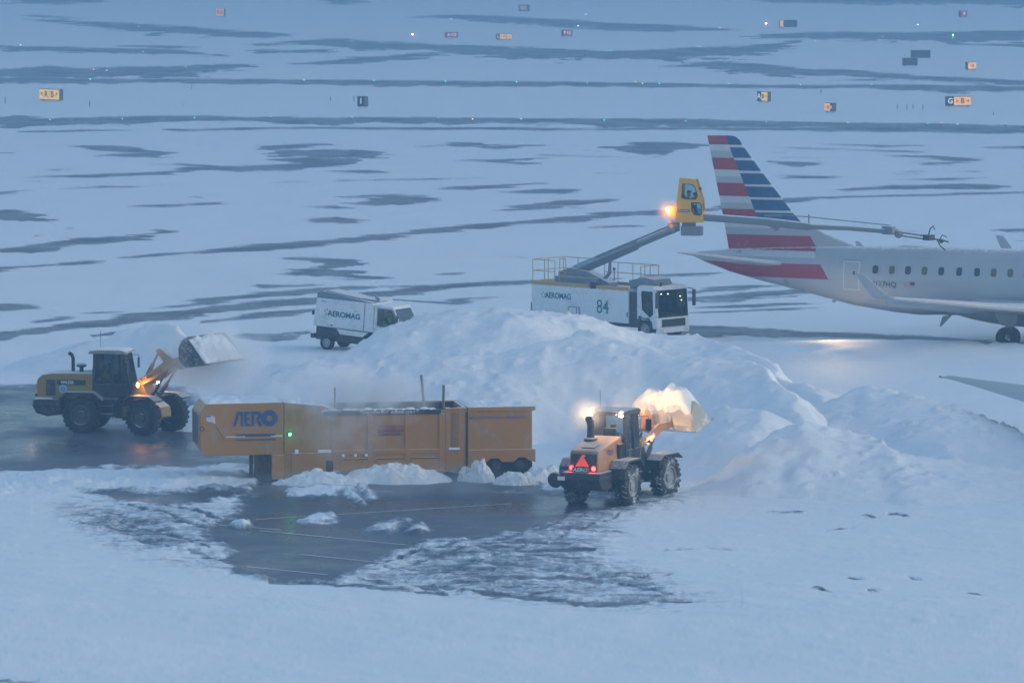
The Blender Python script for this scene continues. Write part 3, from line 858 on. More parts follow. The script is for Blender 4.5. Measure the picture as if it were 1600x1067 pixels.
    b.build("steering_wheel", K, cabo, smooth=50)
    # steps, rails, mirrors
    for s in (-1, 1):
        b = MB()
        b.box((.75, s * .95 - .16, .75), (1.32, s * .95 + .16, .80)); b.box((.75, s * .92 - .14, 1.08), (1.32, s * .92 + .14, 1.13))
        for x in (.77, 1.30): b.box((x - .02, s * .95 - .02, .60), (x + .02, s * .95 + .02, 1.45))
        b.box((.5, min(s * .62, s * 1.02), 1.3), (1.55, max(s * .62, s * 1.02), 1.42))
        b.build("access_steps", K, L)
        for rail in ([(1.6, s * .8, 1.42), (1.72, s * .86, 2.3), (1.66, s * .80, 3.0)], [(.62, s * .82, 1.42), (.60, s * .86, 2.2)]):
            b = MB(); b.tube(rail, .018, 6); b.build("grab_rail", K if kind == 'a' else MAT['steel'], L)
        b = MB(); b.tube([(1.70, s * .72, 3.1), (1.95, s * 1.0, 3.08), (1.95, s * 1.02, 2.95)], .018, 6); b.box((1.92, s * 1.02 - .11, 2.55), (1.97, s * 1.02 + .11, 2.98))
        b.build("side_mirror", K, L, bevel=.01)
        # rear fender
        b = MB()
        pr = [(-.95, 1.05), (-.92, 1.42), (-.62, 1.70), (.55, 1.70), (.95, 1.36), (.86, 1.32), (.50, 1.62), (-.58, 1.62), (-.84, 1.38), (-.87, 1.05)]
        ya, yb = sorted((s * .66, s * 1.32))
        b.prism(pr, ya, yb); b.build("rear_fender", K, L, bevel=.02)
    b = MB()
    b.tube([(.5, .3, 3.45), (.5, .3, 4.1)], .008, 5); b.build("antenna", K, L)
    # ---------------- front frame
    b = MB(F)
    b.prism([(.05, .62), (.05, 1.25), (.5, 1.75), (.75, 2.12), (1.05, 2.12), (1.35, 1.5), (2.0, 1.1), (2.05, .7), (1.6, .5)], -.36, .36)
    b.box((1.40, -.8, .58), (1.76, .8, .9))
    b.build("front_frame", yellow if kind == 'a' else K, L, bevel=.03)
    for s in (-1, 1):
        b = MB(F)
        pr = [(.72, 1.15), (.78, 1.42), (1.08, 1.62), (2.05, 1.62), (2.36, 1.44), (2.34, 1.38), (2.03, 1.55), (1.1, 1.55), (.84, 1.38), (.79, 1.15)]
        ya, yb = sorted((s * .66, s * 1.30)); b.prism(pr, ya, yb); b.build("front_fender", K, L, bevel=.02)
    # lift arms: pivot P0, up to bucket pin P1
    P0 = Vector((.85, 0, 2.0)); bl = 2.35 if kind == "b" else 3.15
    a = R(boom)
    P1 = P0 + Vector((math.cos(a) * bl, 0, math.sin(a) * bl))
    def on(t, up):                                      # point along the arm, raised normal to it
        return P0 + Vector((math.cos(a), 0, math.sin(a))) * (bl * t) + Vector((-math.sin(a), 0, math.cos(a))) * up
    for s in (-1, 1):
        ya, yb = sorted((s * .36, s * .46))
        pr = [on(-.04, -.12), on(-.06, .12), on(.25, .20), on(.55, .34), on(.82, .22), on(1.04, .08), on(1.04, -.10), on(.80, -.02), on(.5, .0), on(.3, -.14)]
        b = MB(F); b.prism([(p.x, p.z) for p in pr], ya, yb)
        arm = b.build("lift_arm", yellow, L, bevel=.015)
        if kind == 'a' and s < 0:
            c = on(.27, .06); rd = Vector((math.cos(a), 0, math.sin(a))); up = Vector((-math.sin(a), 0, math.cos(a)))
            c.y = ya - .006
            text("lettering", "KOMATSU", .24, F @ face_m(c, rd, up), MAT['black_ink'], arm, bold=.006, shear=.15)
        if kind == 'b' and s < 0:
            c = on(.28, .06); rd = Vector((math.cos(a), 0, math.sin(a))); up = Vector((-math.sin(a), 0, math.cos(a)))
            c.y = ya - .006
            text("lettering", "CASE", .20, F @ face_m(c, rd, up), MAT['white_ink'], arm, bold=.008)
        # lift cylinder
        q0, q1 = Vector((1.15, s * .30, 1.05)), on(.52, -.02); q1.y = s * .30
        mid = q0.lerp(q1, .62)
        b = MB(F); b.tube([q0, mid], .085, 12); b.tube([mid, q1], .045, 10); b.build("lift_cylinder", K, L, smooth=50)
    b = MB(F); q = on(.52, .18); b.tube([(q.x, -.40, q.z), (q.x, .40, q.z)], .13, 14); b.build("arm_crossbar", yellow, L, smooth=50)
    # bellcrank, tilt cylinder, link
    q = on(.52, .24); top = on(.44, .92); bot = on(.70, -.18)
    b = MB(F); b.prism([(top.x - .12, top.z), (top.x + .08, top.z + .10), (q.x + .28, q.z + .18), (bot.x + .12, bot.z), (bot.x - .08, bot.z - .08), (q.x - .12, q.z - .1)], -.14, .14)
    b.build("bellcrank", yellow, L, bevel=.02)
    t0 = Vector((.95, 0, 2.08)); md = t0.lerp(top, .6)
    b = MB(F); b.tube([t0, md], .09, 12); b.tube([md, top], .05, 10); b.build("tilt_cylinder", MAT['steel'], L, smooth=50)
    # bucket: local profile, opening towards +x when curl = 0
    B = F @ T(P1.x, 0, P1.z) @ Ry(-curl)
    bw = 1.28 if kind == 'b' else 1.38
    prof = [(1.28, -.42), (.25, -.46), (.02, -.30), (-.08, .0), (-.04, .38), (.14, .66), (.42, .80)]
    inner = [(.44, .76), (.20, .62), (.04, .36), (.0, .02), (.08, -.24), (.28, -.40), (1.28, -.38)]
    b = MB(B); b.prism(prof + inner, -bw, bw)
    side = [(1.20, -.40), (.25, -.44), (.0, -.28), (-.06, .0), (-.02, .38), (.16, .64), (.42, .78), (.62, .55)]
    for s in (-1, 1):
        ya, yb = sorted((s * bw, s * (bw + .035))); b.prism(side, ya, yb)
    for y in (-.4, .4): b.prism([(-.06, -.2), (-.22, -.12), (-.22, .2), (-.08, .42)], y - .05, y + .05)
    bk = b.build("bucket", MAT['bucket' if kind == 'b' else 'darkbucket'], L, bevel=.008)
    b = MB(B); b.box((1.24, -bw - .03, -.435), (1.42, bw + .03, -.395)); b.build("cutting_edge", MAT['steel'], bk)
    # lights on the machine
    def lens(name, M, c, rr, axis, m, parent, housing=True):
        b = MB(M)
        b.lathe([(rr * 1.2, .06 * axis), (rr * 1.25, -.0), (rr, 0), (rr * .9, .02 * axis), (.001, .05 * axis)], c, 'x', 14)
        if housing: h = b.build(name, K, parent, smooth=40)
        b = MB(M); b.lathe([(.001, -.012 * axis), (rr * .7, -.010 * axis), (rr * 1.02, .004 * axis)], c, 'x', 14)
        return b.build("lens", m, h if housing else parent, smooth=60)
    L['_'] = 0; del L['_']
    return L, F, B, P1, cabo, lens
MAT['roofsnow'] = paint("snowy_cab_roof", (.26, .27, .24), .6, 0, .6, .1, cover=.9)
MAT['darkbucket'] = paint('dark_scraped_bucket', (.05, .06, .07), .5, .1, .95, .3, cover=.7)
MAT['bucket'] = paint("snowy_bucket_steel", (.40, .39, .37), .55, .1, 1.0, .35, cover=.9, scale=1.4)
def bucket_snow(label, M, bw, seed, hump, spread=1.0, back=0.0):
    """heap of snow lying in a bucket: lumpy dome over the bucket's inside, its underside following the floor"""
    rs, cs = 44, 60
    u, v = np.meshgrid(np.linspace(-1, 1, cs), np.linspace(0, 1, rs))
    y = u * (bw - .02)
    x = .04 + back + v * (1.20 - back)
    rimz = .70 - v * 1.06
    dome = np.clip(1 - np.abs(u) ** 2.6, 0, 1) ** .6 * np.clip(np.sin(np.pi * np.clip(v * .92 + .04, 0, 1)), 0, 1) ** .7
    z = rimz + hump * dome * (0.75 + .5 * fbm(u * 1.6 + seed, v * 1.6, 3)) + (fbm(u * 4 + seed, v * 3, 5, .6) - .5) * .42 * dome + (fbm(u * 14 + seed, v * 11, 3, .6) - .5) * .08
    x = x + (fbm(u * 5, v * 5 + seed, 3) - .5) * .12
    P = np.stack([x, y, z], -1)
    me = grid_mesh("snow_heap", P)
    bm = bmesh.new(); bm.from_mesh(me)
    r = bmesh.ops.extrude_edge_only(bm, edges=[e for e in bm.edges if e.is_boundary])
    for q in r['geom']:
        if isinstance(q, bmesh.types.BMVert):
            q.co.z = -.36 if q.co.x > .25 else -.36 + (.25 - q.co.x) * 1.4
    bm.transform(M); bmesh.ops.recalc_face_normals(bm, faces=bm.faces)
    bm.to_mesh(me); bm.free()
    o = link_mesh("snow_heap", me, SNOWLOAD)
    return tag(o, label, "snow heap")

# right-hand loader, seen from behind with its work lights on
YEL_B = paint("orange_yellow_paint", (.42, .185, .06), .45, 0, .22, .35, cover=.35)
pb = G(941, 787)
RLZ = R(66)
LB, FB, BB, P1B, cabB, lensB = loader("orange loader with two bright roof lights and a red triangle, lifting a heaped bucket", (pb.x, pb.y, 0), RLZ, -9, 13, 22, YEL_B, 'b')
MW = T(pb.x, pb.y, 0) @ Matrix.Rotation(RLZ, 4, 'Z')
HEAP_B = bucket_snow("tall warm-lit heap of snow in the bucket of the orange loader", MW @ BB, 1.28, 5.0, 1.05)
for s in (-1, 1):
    lensB("work_light", Matrix(), (.28, s * .62, 3.28), .10, 1, MAT['warm'], LB)
    lamp("work_lamp", 'POINT', (.16, s * .62, 3.28), 24 if s > 0 else 22, (1.0, .62, .30), LB, .06)
    lensB("front_work_light", Matrix(), (1.90, s * .60, 3.17), .08, -1, MAT['warm'], LB)
    lamp("front_work_lamp", 'SPOT', (2.05, s * .60, 3.17), 135, (1.0, .56, .26), LB, .06, target=(5.0, s * .3 - .8, 3.7), spot=85, blend=.6)
    lensB("headlight", FB, (1.15, s * .55, 2.05), .08, -1, MAT['warm'], LB)
    lamp("head_lamp", 'SPOT', (FB @ Vector((1.24, s * .55, 2.08))), 60, (1.0, .62, .32), LB, .05, target=FB @ Vector((9, s * .5, 1.4)), spot=70, blend=.7)
    lensB("tail_light", Matrix(), (-1.83, s * .43, 1.50), .085, 1, MAT['red'], LB)
    lamp("tail_lamp", 'POINT', (-2.0, s * .43, 1.50), 2.5, (1, .03, .03), LB, .04)
b = MB(); b.prism([(-.26, 1.57), (.26, 1.57), (0, 2.0)], -1.86, -1.84, 'x')
b.build("warning_triangle", MAT['orange_mark'], LB)
b = MB(); b.box((-2.06, -.33, 1.365), (-2.03, .33, 1.56)); pl = b.build("rear_plate", MAT['black_ink'], LB)
text("lettering", "AERO", .19, face_m((-2.066, 0, 1.46), (0, -1, 0), (0, 0, 1)), MAT['white_ink'], pl, bold=.006, shear=.2, sx=1.15)
text("lettering", "W", .14, face_m((-1.735, 0, 2.07 - .14), (0, -1, 0), (.14, 0, 1)), MAT['white_ink'], LB, bold=.008)
b = MB(); b.box((-2.13, .58, 1.06), (-2.10, .86, 1.20)); b.build("licence_plate", MAT['white_ink'], LB)
text("lettering", "721", .11, face_m((-2.0, .72, 1.40), (0, -1, 0), (0, 0, 1)), paint("violet_vinyl", (.10, .08, .4), .5, 0, 0, 0), LB, bold=.008)
b = MB(); b.lathe([(.02, -.14), (.26, -.12), (.30, 0), (.26, .12), (.02, .14)], (-1.72, 1.12, 1.02), 'x', 16)
b.box((-1.8, .85, .9), (-1.6, 1.1, 1.1)); b.build("tow_hitch", MAT['black'], LB, smooth=40)
opB = operator("person in dark clothes at the wheel of the orange loader", MW @ Vector((.92, 0, 2.02)), RLZ, None, lean=.05)

# left-hand loader, seen from the side, turned towards us at the front
YEL_A = paint("yellow_machine_paint", (.29, .185, .038), .45, 0, .12, .3)
RLA = R(-9)
pa = G(137, 672)
LA, FA, BA, P1A, cabA, lensA = loader("yellow loader with a round pale decal on its hood, bucket raised over the left bank", (pa.x, pa.y, 0), RLA, -22, 25, 8, YEL_A, 'a')
MA = T(pa.x, pa.y, 0) @ Matrix.Rotation(RLA, 4, 'Z')
HEAP_A = bucket_snow("flat pale load of snow filling the raised bucket of the yellow loader", MA @ BA, 1.38, 9.0, .42, back=.10)
for s in (-1, 1):
    lensA("headlight", FA, (1.12, s * .72, 2.02), .10, -1, MAT['amber'] if s < 0 else MAT['warm'], LA)
lamp("head_lamp", 'POINT', (FA @ Vector((1.26, -.72, 2.04))), 16, (1, .42, .12), LA, .06)
lensA("tail_light", Matrix(), (-2.00, -.74, 1.50), .09, 1, MAT['amber'], LA)
lamp("tail_lamp", 'POINT', (-2.16, -.80, 1.5), 2.5, (1, .35, .08), LA, .05)
b = MB(); b.box((-1.95, -.97, 1.37), (-1.25, -.955, 1.44)); b.build("reflective_strip", MAT['white_ink'], LA)
opA = operator("person in a green safety vest driving the yellow loader", MA @ Vector((.92, 0, 2.02)), RLA, True, lean=.03)
# ------------------------------------------------------------------ snow melter on its trailer
MEL = paint("orange_melter_paint", (.43, .20, .040), .5, 0, .24, .55, cover=.9)
MELD = paint("weathered_melter_orange", (.50, .23, .06), .55, 0, .25, .5, cover=.9)
MSNOW = snow_mat("roof_snow", .25)
BLUE = paint("royal_blue_vinyl", (.025, .075, .22), .5, 0, .12, .2)
NAVY = paint("navy_vinyl", (.03, .05, .14), .5, 0, .05, 0)
mc = G(314, 756)
me_ = G(836, 750)
MRZ = R(9.5)
mx = lambda x: (x - 314) / 41.0                    # photo x on its long side to metres along it
mz = lambda y: (755 - y) / 41.6                    # photo y to height
ML = thing("snow_melter", "long orange snow melter trailer with blue lettering, snow lying on its roof", "snow melter", (mc.x, mc.y, 0), MRZ)
W = 2.55
X1, X2, X3, XE = mx(443), mx(519), mx(730), mx(834)
b = MB()
# raised nose over the hitch, with chamfered front corner
zt, zb = mz(629), mz(711)
b.prism([(-.02, zb + .25), (-.02, zt - .35), (.22, zt), (X1, zt + .02), (X1, zb), (.18, zb)], 0.0, W)
nose = b.build("nose_section", MEL, ML, bevel=.03)
b = MB()
b.box((-.05, .22, zb + .35), (-.015, W - .22, zt - .45)); b.build("front_radiator", MAT['black'], nose)
for y in (.12, W - .20):
    b = MB(); b.box((-.07, y, zb + .3), (-.015, y + .08, zt - .4)); b.build("nose_post", MELD, nose)
b = MB(); b.box((.9, -.035, zb + .62), (X1 - .03, 0.002, zb + .70)); b.tube([(.62, -.02, zb + 1.12), (.92, -.02, zb + .66)], .022, 6)
b.build("belt_rail", MELD, nose)
for lo, hi in (((.95, -.03, zb + .70), (1.7, 0.0, zb + .73)), ((2.65, -.03, zb + .70), (X1 - .05, 0.0, zb + .74)), ((X2 - .55, -.10, mz(709)), (X2 - .05, -.04, mz(704))), ((X1 + .42, -.08, mz(709) - .02), (X1 + .56, -.03, mz(703)))):
    b = MB(); b.box(lo, hi); b.build("ledge_snow", MSNOW, ML, bevel=.015)
# tank body with sloping shoulder
zm = mz(640)
b = MB()
b.prism([(X1 + .02, .12), (X1 + .02, zt + .02), (X1 + .14, zt - .0), (X2 - .4, zm + .12), (X2, zm), (X2, .35), (X2 - .1, .25), (X1 + .5, .25), (X1 + .45, .12)], .02, W - .02)
sh = b.build("shoulder_section", MEL, ML, bevel=.03)
b = MB(); b.box((X1 + .30, -.05, mz(741)), (X2 - .02, .03, mz(709))); b.build("lower_locker", MEL, sh, bevel=.015)
b = MB(); b.box((X1 - .45, -.02, .12), (X1 + .03, .30, zb)); b.build("support_leg", MELD, ML, bevel=.02)
b = MB(); b.box((X1 - .45, W - .30, .0), (X1 + .03, W, zb)); b.build("support_leg", MELD, ML, bevel=.02)
b = MB(); b.box((mx(404), .2, .05), (mx(428), 1.6, zb - .08)); b.tube([(mx(404), .16, zb), (mx(404), .16, .1)], .04, 6); b.tube([(mx(412), .16, zb), (mx(415), .16, .4), (mx(409), .16, .1)], .035, 6)
b.build("hose_housing", paint("dark_rusty_steel", (.09, .055, .03), .7, 0, .1, .5), ML, bevel=.02)
b = MB(); b.box((mx(391), .2, .28), (mx(396.5), .42, zb)); b.box((mx(390), .12, .0), (mx(397.5), .5, .05)); b.build("landing_jack", MAT['black'], ML)
b = MB(); b.box((mx(509), -.06, mz(741)), (mx(520), .06, mz(721))); b.build("vent_box", MAT['black'], ML)
# open melting tank: four walls and a dark hollow
zk = mz(641)
tank = MB()
tank.box((X2, 0, .42), (X3, .12, zk - .1)); tank.box((X2, W - .12, .42), (X3, W, zk + .02)); tank.box((X2, .12, .42), (X2 + .12, W - .12, zk)); tank.box((X3 - .12, .12, .42), (X3, W - .12, zk)); tank.box((X2 + .12, .12, .42), (X3 - .12, W - .12, .55))
tk = tank.build("melting_tank", MEL, ML)
b = MB(); b.box((X2 + .13, W - .17, .9), (X3 - .13, W - .125, zk - .02)); b.box((X2 + .13, .125, .9), (X3 - .13, .16, zk - .14)); b.box((X2 + .3, .5, 1.4), (X3 - 1.6, .62, 2.3)); b.build("tank_lining", MAT['black'], tk)
b = MB(); b.box((X2 + .13, .17, 1.75), (X3 - .13, W - .18, 1.95)); b.build("melt_water", MAT['black'], tk)
b = MB(); b.box((X2 - .3, -.03, mz(651)), (mx(690), .06, mz(643))); rail = b.build("warning_rail", MAT['black'], tk)
text("lettering", "CAUTION HOT  ENGINE ONLY", .13, face_m((mx(608), -.036, mz(647)), (1, 0, 0), (0, 0, 1)), MAT['white_ink'], rail, bold=.002, sx=1.1)
for x in (578, 637, 691):
    b = MB(); b.box((mx(x) - .10, -.045, .30), (mx(x) + .10, .0, zk - .22)); b.build("tank_rib", MEL, tk, bevel=.012)
b = MB(); b.box((X2, -.05, mz(712)), (mx(690), .0, mz(706))); b.build("belt_rail", MEL, tk, bevel=.01)
for xa, xb_ in ((532, 575), (588, 633), (642, 690)):
    b = MB(); b.box((mx(xa), -.03, .36), (mx(xb_), .0, mz(719))); p_ = b.build("service_panel", MEL, tk, bevel=.012)
    b = MB(); b.box((mx(xa) + .04, -.042, mz(719) - .05), (mx(xb_) - .04, -.03, mz(719) - .02)); b.build("panel_seam", MAT['black'], p_)
for x in (536, 555, 572):
    b = MB(); b.box((mx(x) - .05, -.08, mz(716)), (mx(x) + .05, -.0, mz(712))); b.build("hinge_snow", MSNOW, tk, bevel=.01)
b = MB(); b.box((mx(590), -.032, mz(678)), (mx(630), -.0, mz(667))); dl = b.build("danger_label", paint("faded_red_label", (.30, .05, .06), .5, 0, .05, .2), tk)
text("lettering", "RADIANT HEAT", .16, face_m((mx(610), -.037, mz(672.5)), (1, 0, 0), (0, 0, 1)), MEL, dl, bold=.004, sx=.85)
text("lettering", "STAND CLEAR", .13, face_m((mx(609), -.02, mz(682)), (1, 0, 0), (0, 0, 1)), NAVY, tk, bold=.002)
# recess with a step, then the rear section
b = MB()
b.box((mx(697), -.01, .30), (mx(705), .3, zk - .02)); b.box((mx(717), -.01, .25), (X3 + .03, .3, zk - .02)); b.box((mx(703), .0, mz(707)), (mx(719), .1, zk - .02))
for (u0, u1, v0, v1) in ((704, 717, 648, 649),): b.box((mx(u0), -.02, mz(v1)), (mx(u1), .0, mz(v0)))
b.build("door_bay", MEL, ML, bevel=.015)
b = MB(); b.box((mx(705), .04, .25), (mx(717), .28, mz(709))); b.build("step_recess", paint("icy_grey_steel", (.30, .34, .38), .5, .2, .5, .3), ML)
b = MB(); b.box((mx(702), -.10, mz(708)), (mx(719), .0, mz(704.5))); b.build("step_snow", MSNOW, ML, bevel=.012)
zr = mz(641)
b = MB()
b.box((X3 + .05, .0, mz(714)), (XE, W, zr - .10)); b.box((X3 + .05, -.06, zr - .16), (XE + .12, W + .06, zr)); 
rs = b.build("rear_section", MEL, ML, bevel=.015)
b = MB()
arch = [(X3 + .05, mz(709)), (XE + .12, mz(709)), (XE + .12, mz(730))]
for cx in (mx(816), mx(775)):
    pass
arch += [(mx(829), mz(727)), (mx(822), mz(722)), (mx(812), mz(722)), (mx(805), mz(729)), (mx(786), mz(729)), (mx(780), mz(723)), (mx(768), mz(723)), (mx(760), mz(730)), (mx(745), mz(734)), (X3 + .05, mz(738))]
b.prism(arch, -.07, .02)
b.build("wheel_skirt", MEL, rs, bevel=.01)
b = MB(); b.box((X3 - .03, -.03, .3), (X3 + .03, .02, zr - .18)); b.build("joint_seam", MAT['black'], rs)
text("lettering", "MELTER RENTAL 1-800-SNOW", .17, face_m((mx(780), -.008, mz(658)), (1, 0, 0), (0, 0, 1)), paint("faint_blue_vinyl", (.20, .15, .22), .5, 0, 0, .1), rs, bold=.003, sx=.98)
for i, (x, s) in enumerate(((778, 0), (815, 0), (778, 1), (815, 1))):
    b = MB(); y0 = .05 if not s else W - .40
    b.lathe([(.20, y0), (.46, y0 + .02), (.50, y0 + .1), (.50, y0 + .28), (.46, y0 + .34), (.20, y0 + .34)], (mx(x), 0, .50), 'y', 24)
    w_ = b.build("wheel", MAT['rubber'], ML, smooth=40)
    b = MB(); b.lathe([(.001, y0 + .02), (.12, y0 + .01), (.2, y0 + .06), (.27, y0 + .03)], (mx(x), 0, .50), 'y', 18); b.build("rim", MAT['rimdark'], w_, smooth=40)
b = MB(); b.box((mx(740), .3, .35), (XE - .05, W - .3, mz(715))); b.build("undercarriage", MAT['black'], ML)
# snow on the roofs
def slab(name, x0, x1, y0, y1, z, h, parent, seed):
    r_, c_ = 24, 50
    u, v = np.meshgrid(np.linspace(0, 1, c_), np.linspace(0, 1, r_))
    ed = np.clip(np.minimum(np.minimum(u, 1 - u) * 14, np.minimum(v, 1 - v) * 7), 0, 1) ** .5
    zz = z - .015 + h * ed * (fbm(u * 8 + seed, v * 3 + seed, 4) * 1.9 - .35)
    P = np.stack([x0 + (x1 - x0) * u, y0 + (y1 - y0) * v, zz], -1)
    return link_mesh(name, grid_mesh(name, P), MSNOW, parent)
slab("roof_snow", .26, X1 - .03, .05, W - .05, zt + .01, .13, nose, 2.0)
slab("roof_snow", X3 + .10, XE + .06, .02, W, zr + .0, .09, rs, 6.0)
o = slab("roof_snow", 0, X2 - X1 - .25, .08, W - .08, .02, .14, sh, 4.0)
o.location = (X1 + .14, 0, zt - .01); o.rotation_euler = (0, math.atan2(zt - zm, X2 - X1 - .15), 0)
b = MB()
for k in range(16):
    x = X2 - .25 + k * .27
    b.ball((x, .03, zk - .06 + .03 * math.sin(k * 2.3)), (.19, .07, .055 + .03 * abs(math.sin(k * 1.7))), 8)
b.build("rim_snow", MSNOW, tk, smooth=80)
# stacks, lamp, lettering, flag
for (x, y, z0, z1, t) in ((675.5, 1.9, 2.5, mz(640) + 1.16 - .1, -.12), (695, .25, 2.5, mz(605) - .02, .02), (526, .6, 2.55, mz(609), .02)):
    b = MB(); b.tube([(mx(x), y, z0), (mx(x) + t, y, z1)], .05 if x > 600 else .03, 10); b.build("stack_pipe", paint("wooden_pole", (.20, .15, .11), .8, 0, .3, .3), ML, smooth=50)
b = MB(); b.lathe([(.07, -.07), (.075, -.02), (.05, -.0)], (mx(452.5), -.0, mz(679)), 'y', 12); gl_ = b.build("indicator_lamp", MAT['black'], sh, smooth=50)
b = MB(); b.ball((mx(452.5), -.085, mz(679)), .06, 10); b.build("lens", glow("lit_green_lens", (.05, 1.0, .18), 7.0), gl_, smooth=80)
lamp("green_lamp", 'POINT', (mx(452.5), -.22, mz(679)), .5, (.05, 1, .2), ML, .04)
def aero(parent, M, s, m):
    """slanted heavy word with a slashed A and a round O"""
    t = .0
    sl = lambda p: (p[0] + .18 * p[1], p[1])
    shapes = [[(0, 0), (.16, 0), (.34, .55), (.34, .78), (.52, .78), (.52, 0), (.66, 0), (.66, 1.0), (.28, 1.0)],
              [(.74, 0), (1.16, 0), (1.16, .2), (.94, .2), (.94, .42), (1.12, .42), (1.12, .58), (.94, .58), (.94, .8), (1.16, .8), (1.16, 1), (.74, 1)],
              [(1.24, 0), (1.44, 0), (1.44, .8), (1.62, .8), (1.70, .7), (1.62, .56), (1.50, .52), (1.74, 0), (1.98, 0), (1.76, .44), (1.92, .62), (1.90, .88), (1.76, 1), (1.24, 1)]]
    b = MB(M)
    for sh_ in shapes:
        b.prism([(x * s, z * s) for x, z in sh_], -.012, .0)
    n = 26; c = (2.46, .52)
    for k in range(n):
        a0, a1 = 2 * math.pi * k / n, 2 * math.pi * (k + 1) / n
        q = [(c[0] + r_ * math.cos(a), c[1] + r_ * math.sin(a)) for r_, a in ((.56, a0), (.56, a1), (.20, a1), (.20, a0))]
        b.prism([(x * s, z * s) for x, z in q], -.012, .0)
    return b.build("lettering", m, parent)
aero(nose, T(mx(364.5), -.004, mz(665)), .56, BLUE)
b = MB(); b.box((mx(368), -.02, mz(688)), (mx(431), .0, mz(677))); sp_ = b.build("name_strip", paint("dusky_blue_strip", (.13, .11, .13), .5, 0, 0, .1), nose)
text("lettering", "SNOW REMOVAL SERVICE", .11, face_m((mx(399.5), -.024, mz(679.3)), (1, 0, 0), (0, 0, 1)), NAVY, sp_, bold=.004, sx=1.02)
text("lettering", "MARLBORO NJ AERO", .17, face_m((mx(399.5), -.024, mz(684.5)), (1, 0, 0), (0, 0, 1)), NAVY, sp_, bold=.006, sx=.92)
fl = Mat("waving_flag_print"); x_, y_, z_ = fl.xyz(fl.obj())
st = ((z_ * (2 * math.pi / .062))._m('SINE') > 0.0)
fc = fl.mix(st, (.60, .35, .38), (.75, .76, .78)); fc = fl.mix((x_ < mx(330) + .0) * (z_ > mz(650.5)), fc, (.15, .25, .5)); fl.set("Base Color", fc)
b = MB(); b.prism([(mx(323), mz(656)), (mx(337), mz(660)), (mx(336), mz(649)), (mx(323), mz(646.5))], -.008, .0); b.build("flag_decal", fl.m, nose)
b = MB(); b.lathe([(.08, -.01), (.09, -.005), (.06, -.005)], (mx(316), .0, mz(668)), 'y', 12); b.build("hook_eye", MAT['black'], nose)

# ------------------------------------------------------------------ lumps of snow by the melter
def lump(label, px, py, wx_, wy_, h, seed, cat="snow lump"):
    r_, c_ = 46, 90
    u, v = np.meshgrid(np.linspace(-1, 1, c_), np.linspace(-1, 1, r_))
    ang = np.arctan2(v, u)
    rr = np.hypot(u, v) / (.62 + .55 * fbm(np.cos(ang) * 1.7 + seed, np.sin(ang) * 1.7 + seed * 2, 4, .6))
    th = np.clip(1 - rr ** 2, 0, 1) ** .8
    z = -.05 + h * th * (0.62 + .75 * fbm(u * 2.2 + seed, v * 1.5 + seed, 4)) + th * (fbm(u * wx_ * 2.2 + seed, v * wy_ * 2.2, 5, .65) - .5) * .62 * h ** .5
    c = G(px, py)
    P = np.stack([c.x + u * wx_ * .58 + (fbm(u * 6, v * 6 + seed, 4) - .5) * .3, c.y + v * wy_ * .58 + (fbm(u * 6 + 9, v * 6 + seed, 4) - .5) * .2, z], -1)
    o = link_mesh("snow_lump", grid_mesh("snow_lump", P), PILE)
    return tag(o, label, cat, "lumps of snow along the melter")
lump("long low snow heap against the middle of the orange melter's side", 610, 752, 4.4, 2.0, .62, 1.0)
lump("wedge-shaped snow heap at the foot of the melter's left half", 500, 757, 3.4, 1.3, .50, 4.4)
lump("squarish snow block standing by the melter's rear wheels", 752, 752, 1.0, .9, .85, 8.1)
lump("rounded snow hump under the melter's rear right corner", 803, 756, 1.7, 1.2, .52, 12.7)
lump("small crusty snow clod between the melter's step and the squarish block", 728, 751, .6, .5, .5, 17.0)
lump("snow ridge running from the melter's right end to the orange loader", 862, 752, 2.4, 1.6, .62, 21.0)
# ------------------------------------------------------------------ white service trucks
WHITE = paint("white_truck_paint", (.68, .71, .73), .4, 0, .16, .42)
TEAL = paint("teal_vinyl", (.02, .13, .19), .5, 0, .04, 0)
RAILY = paint("dull_yellow_rail", (.42, .28, .07), .5, 0, .25, .3)
GREYM = paint("blue_grey_machine", (.16, .19, .22), .5, .1, .12, .35)
def emblem(M, s, m, parent):
    """ring of small lozenges, a snow-flake like mark"""
    b = MB(M)
    for k in range(5):
        a = math.pi / 2 + k * 2 * math.pi / 5
        c, t = Vector((math.cos(a), 0, math.sin(a))), Vector((-math.sin(a), 0, math.cos(a)))
        q = [c * .35, c * .62 + t * .24, c * 1.0 + t * .16, c * 1.0 - t * .02, c * .66 - t * .04]
        b.prism([(p.x * s, p.z * s) for p in q], -.008, .0)
    return b.build("emblem", m, parent)
def side_text(body, x, y, z, s, m, parent, **k):       # lettering on the right-hand side (outward -y)
    return text("lettering", body, s, face_m((x, y, z), (1, 0, 0), (0, 0, 1)), m, parent, **k)
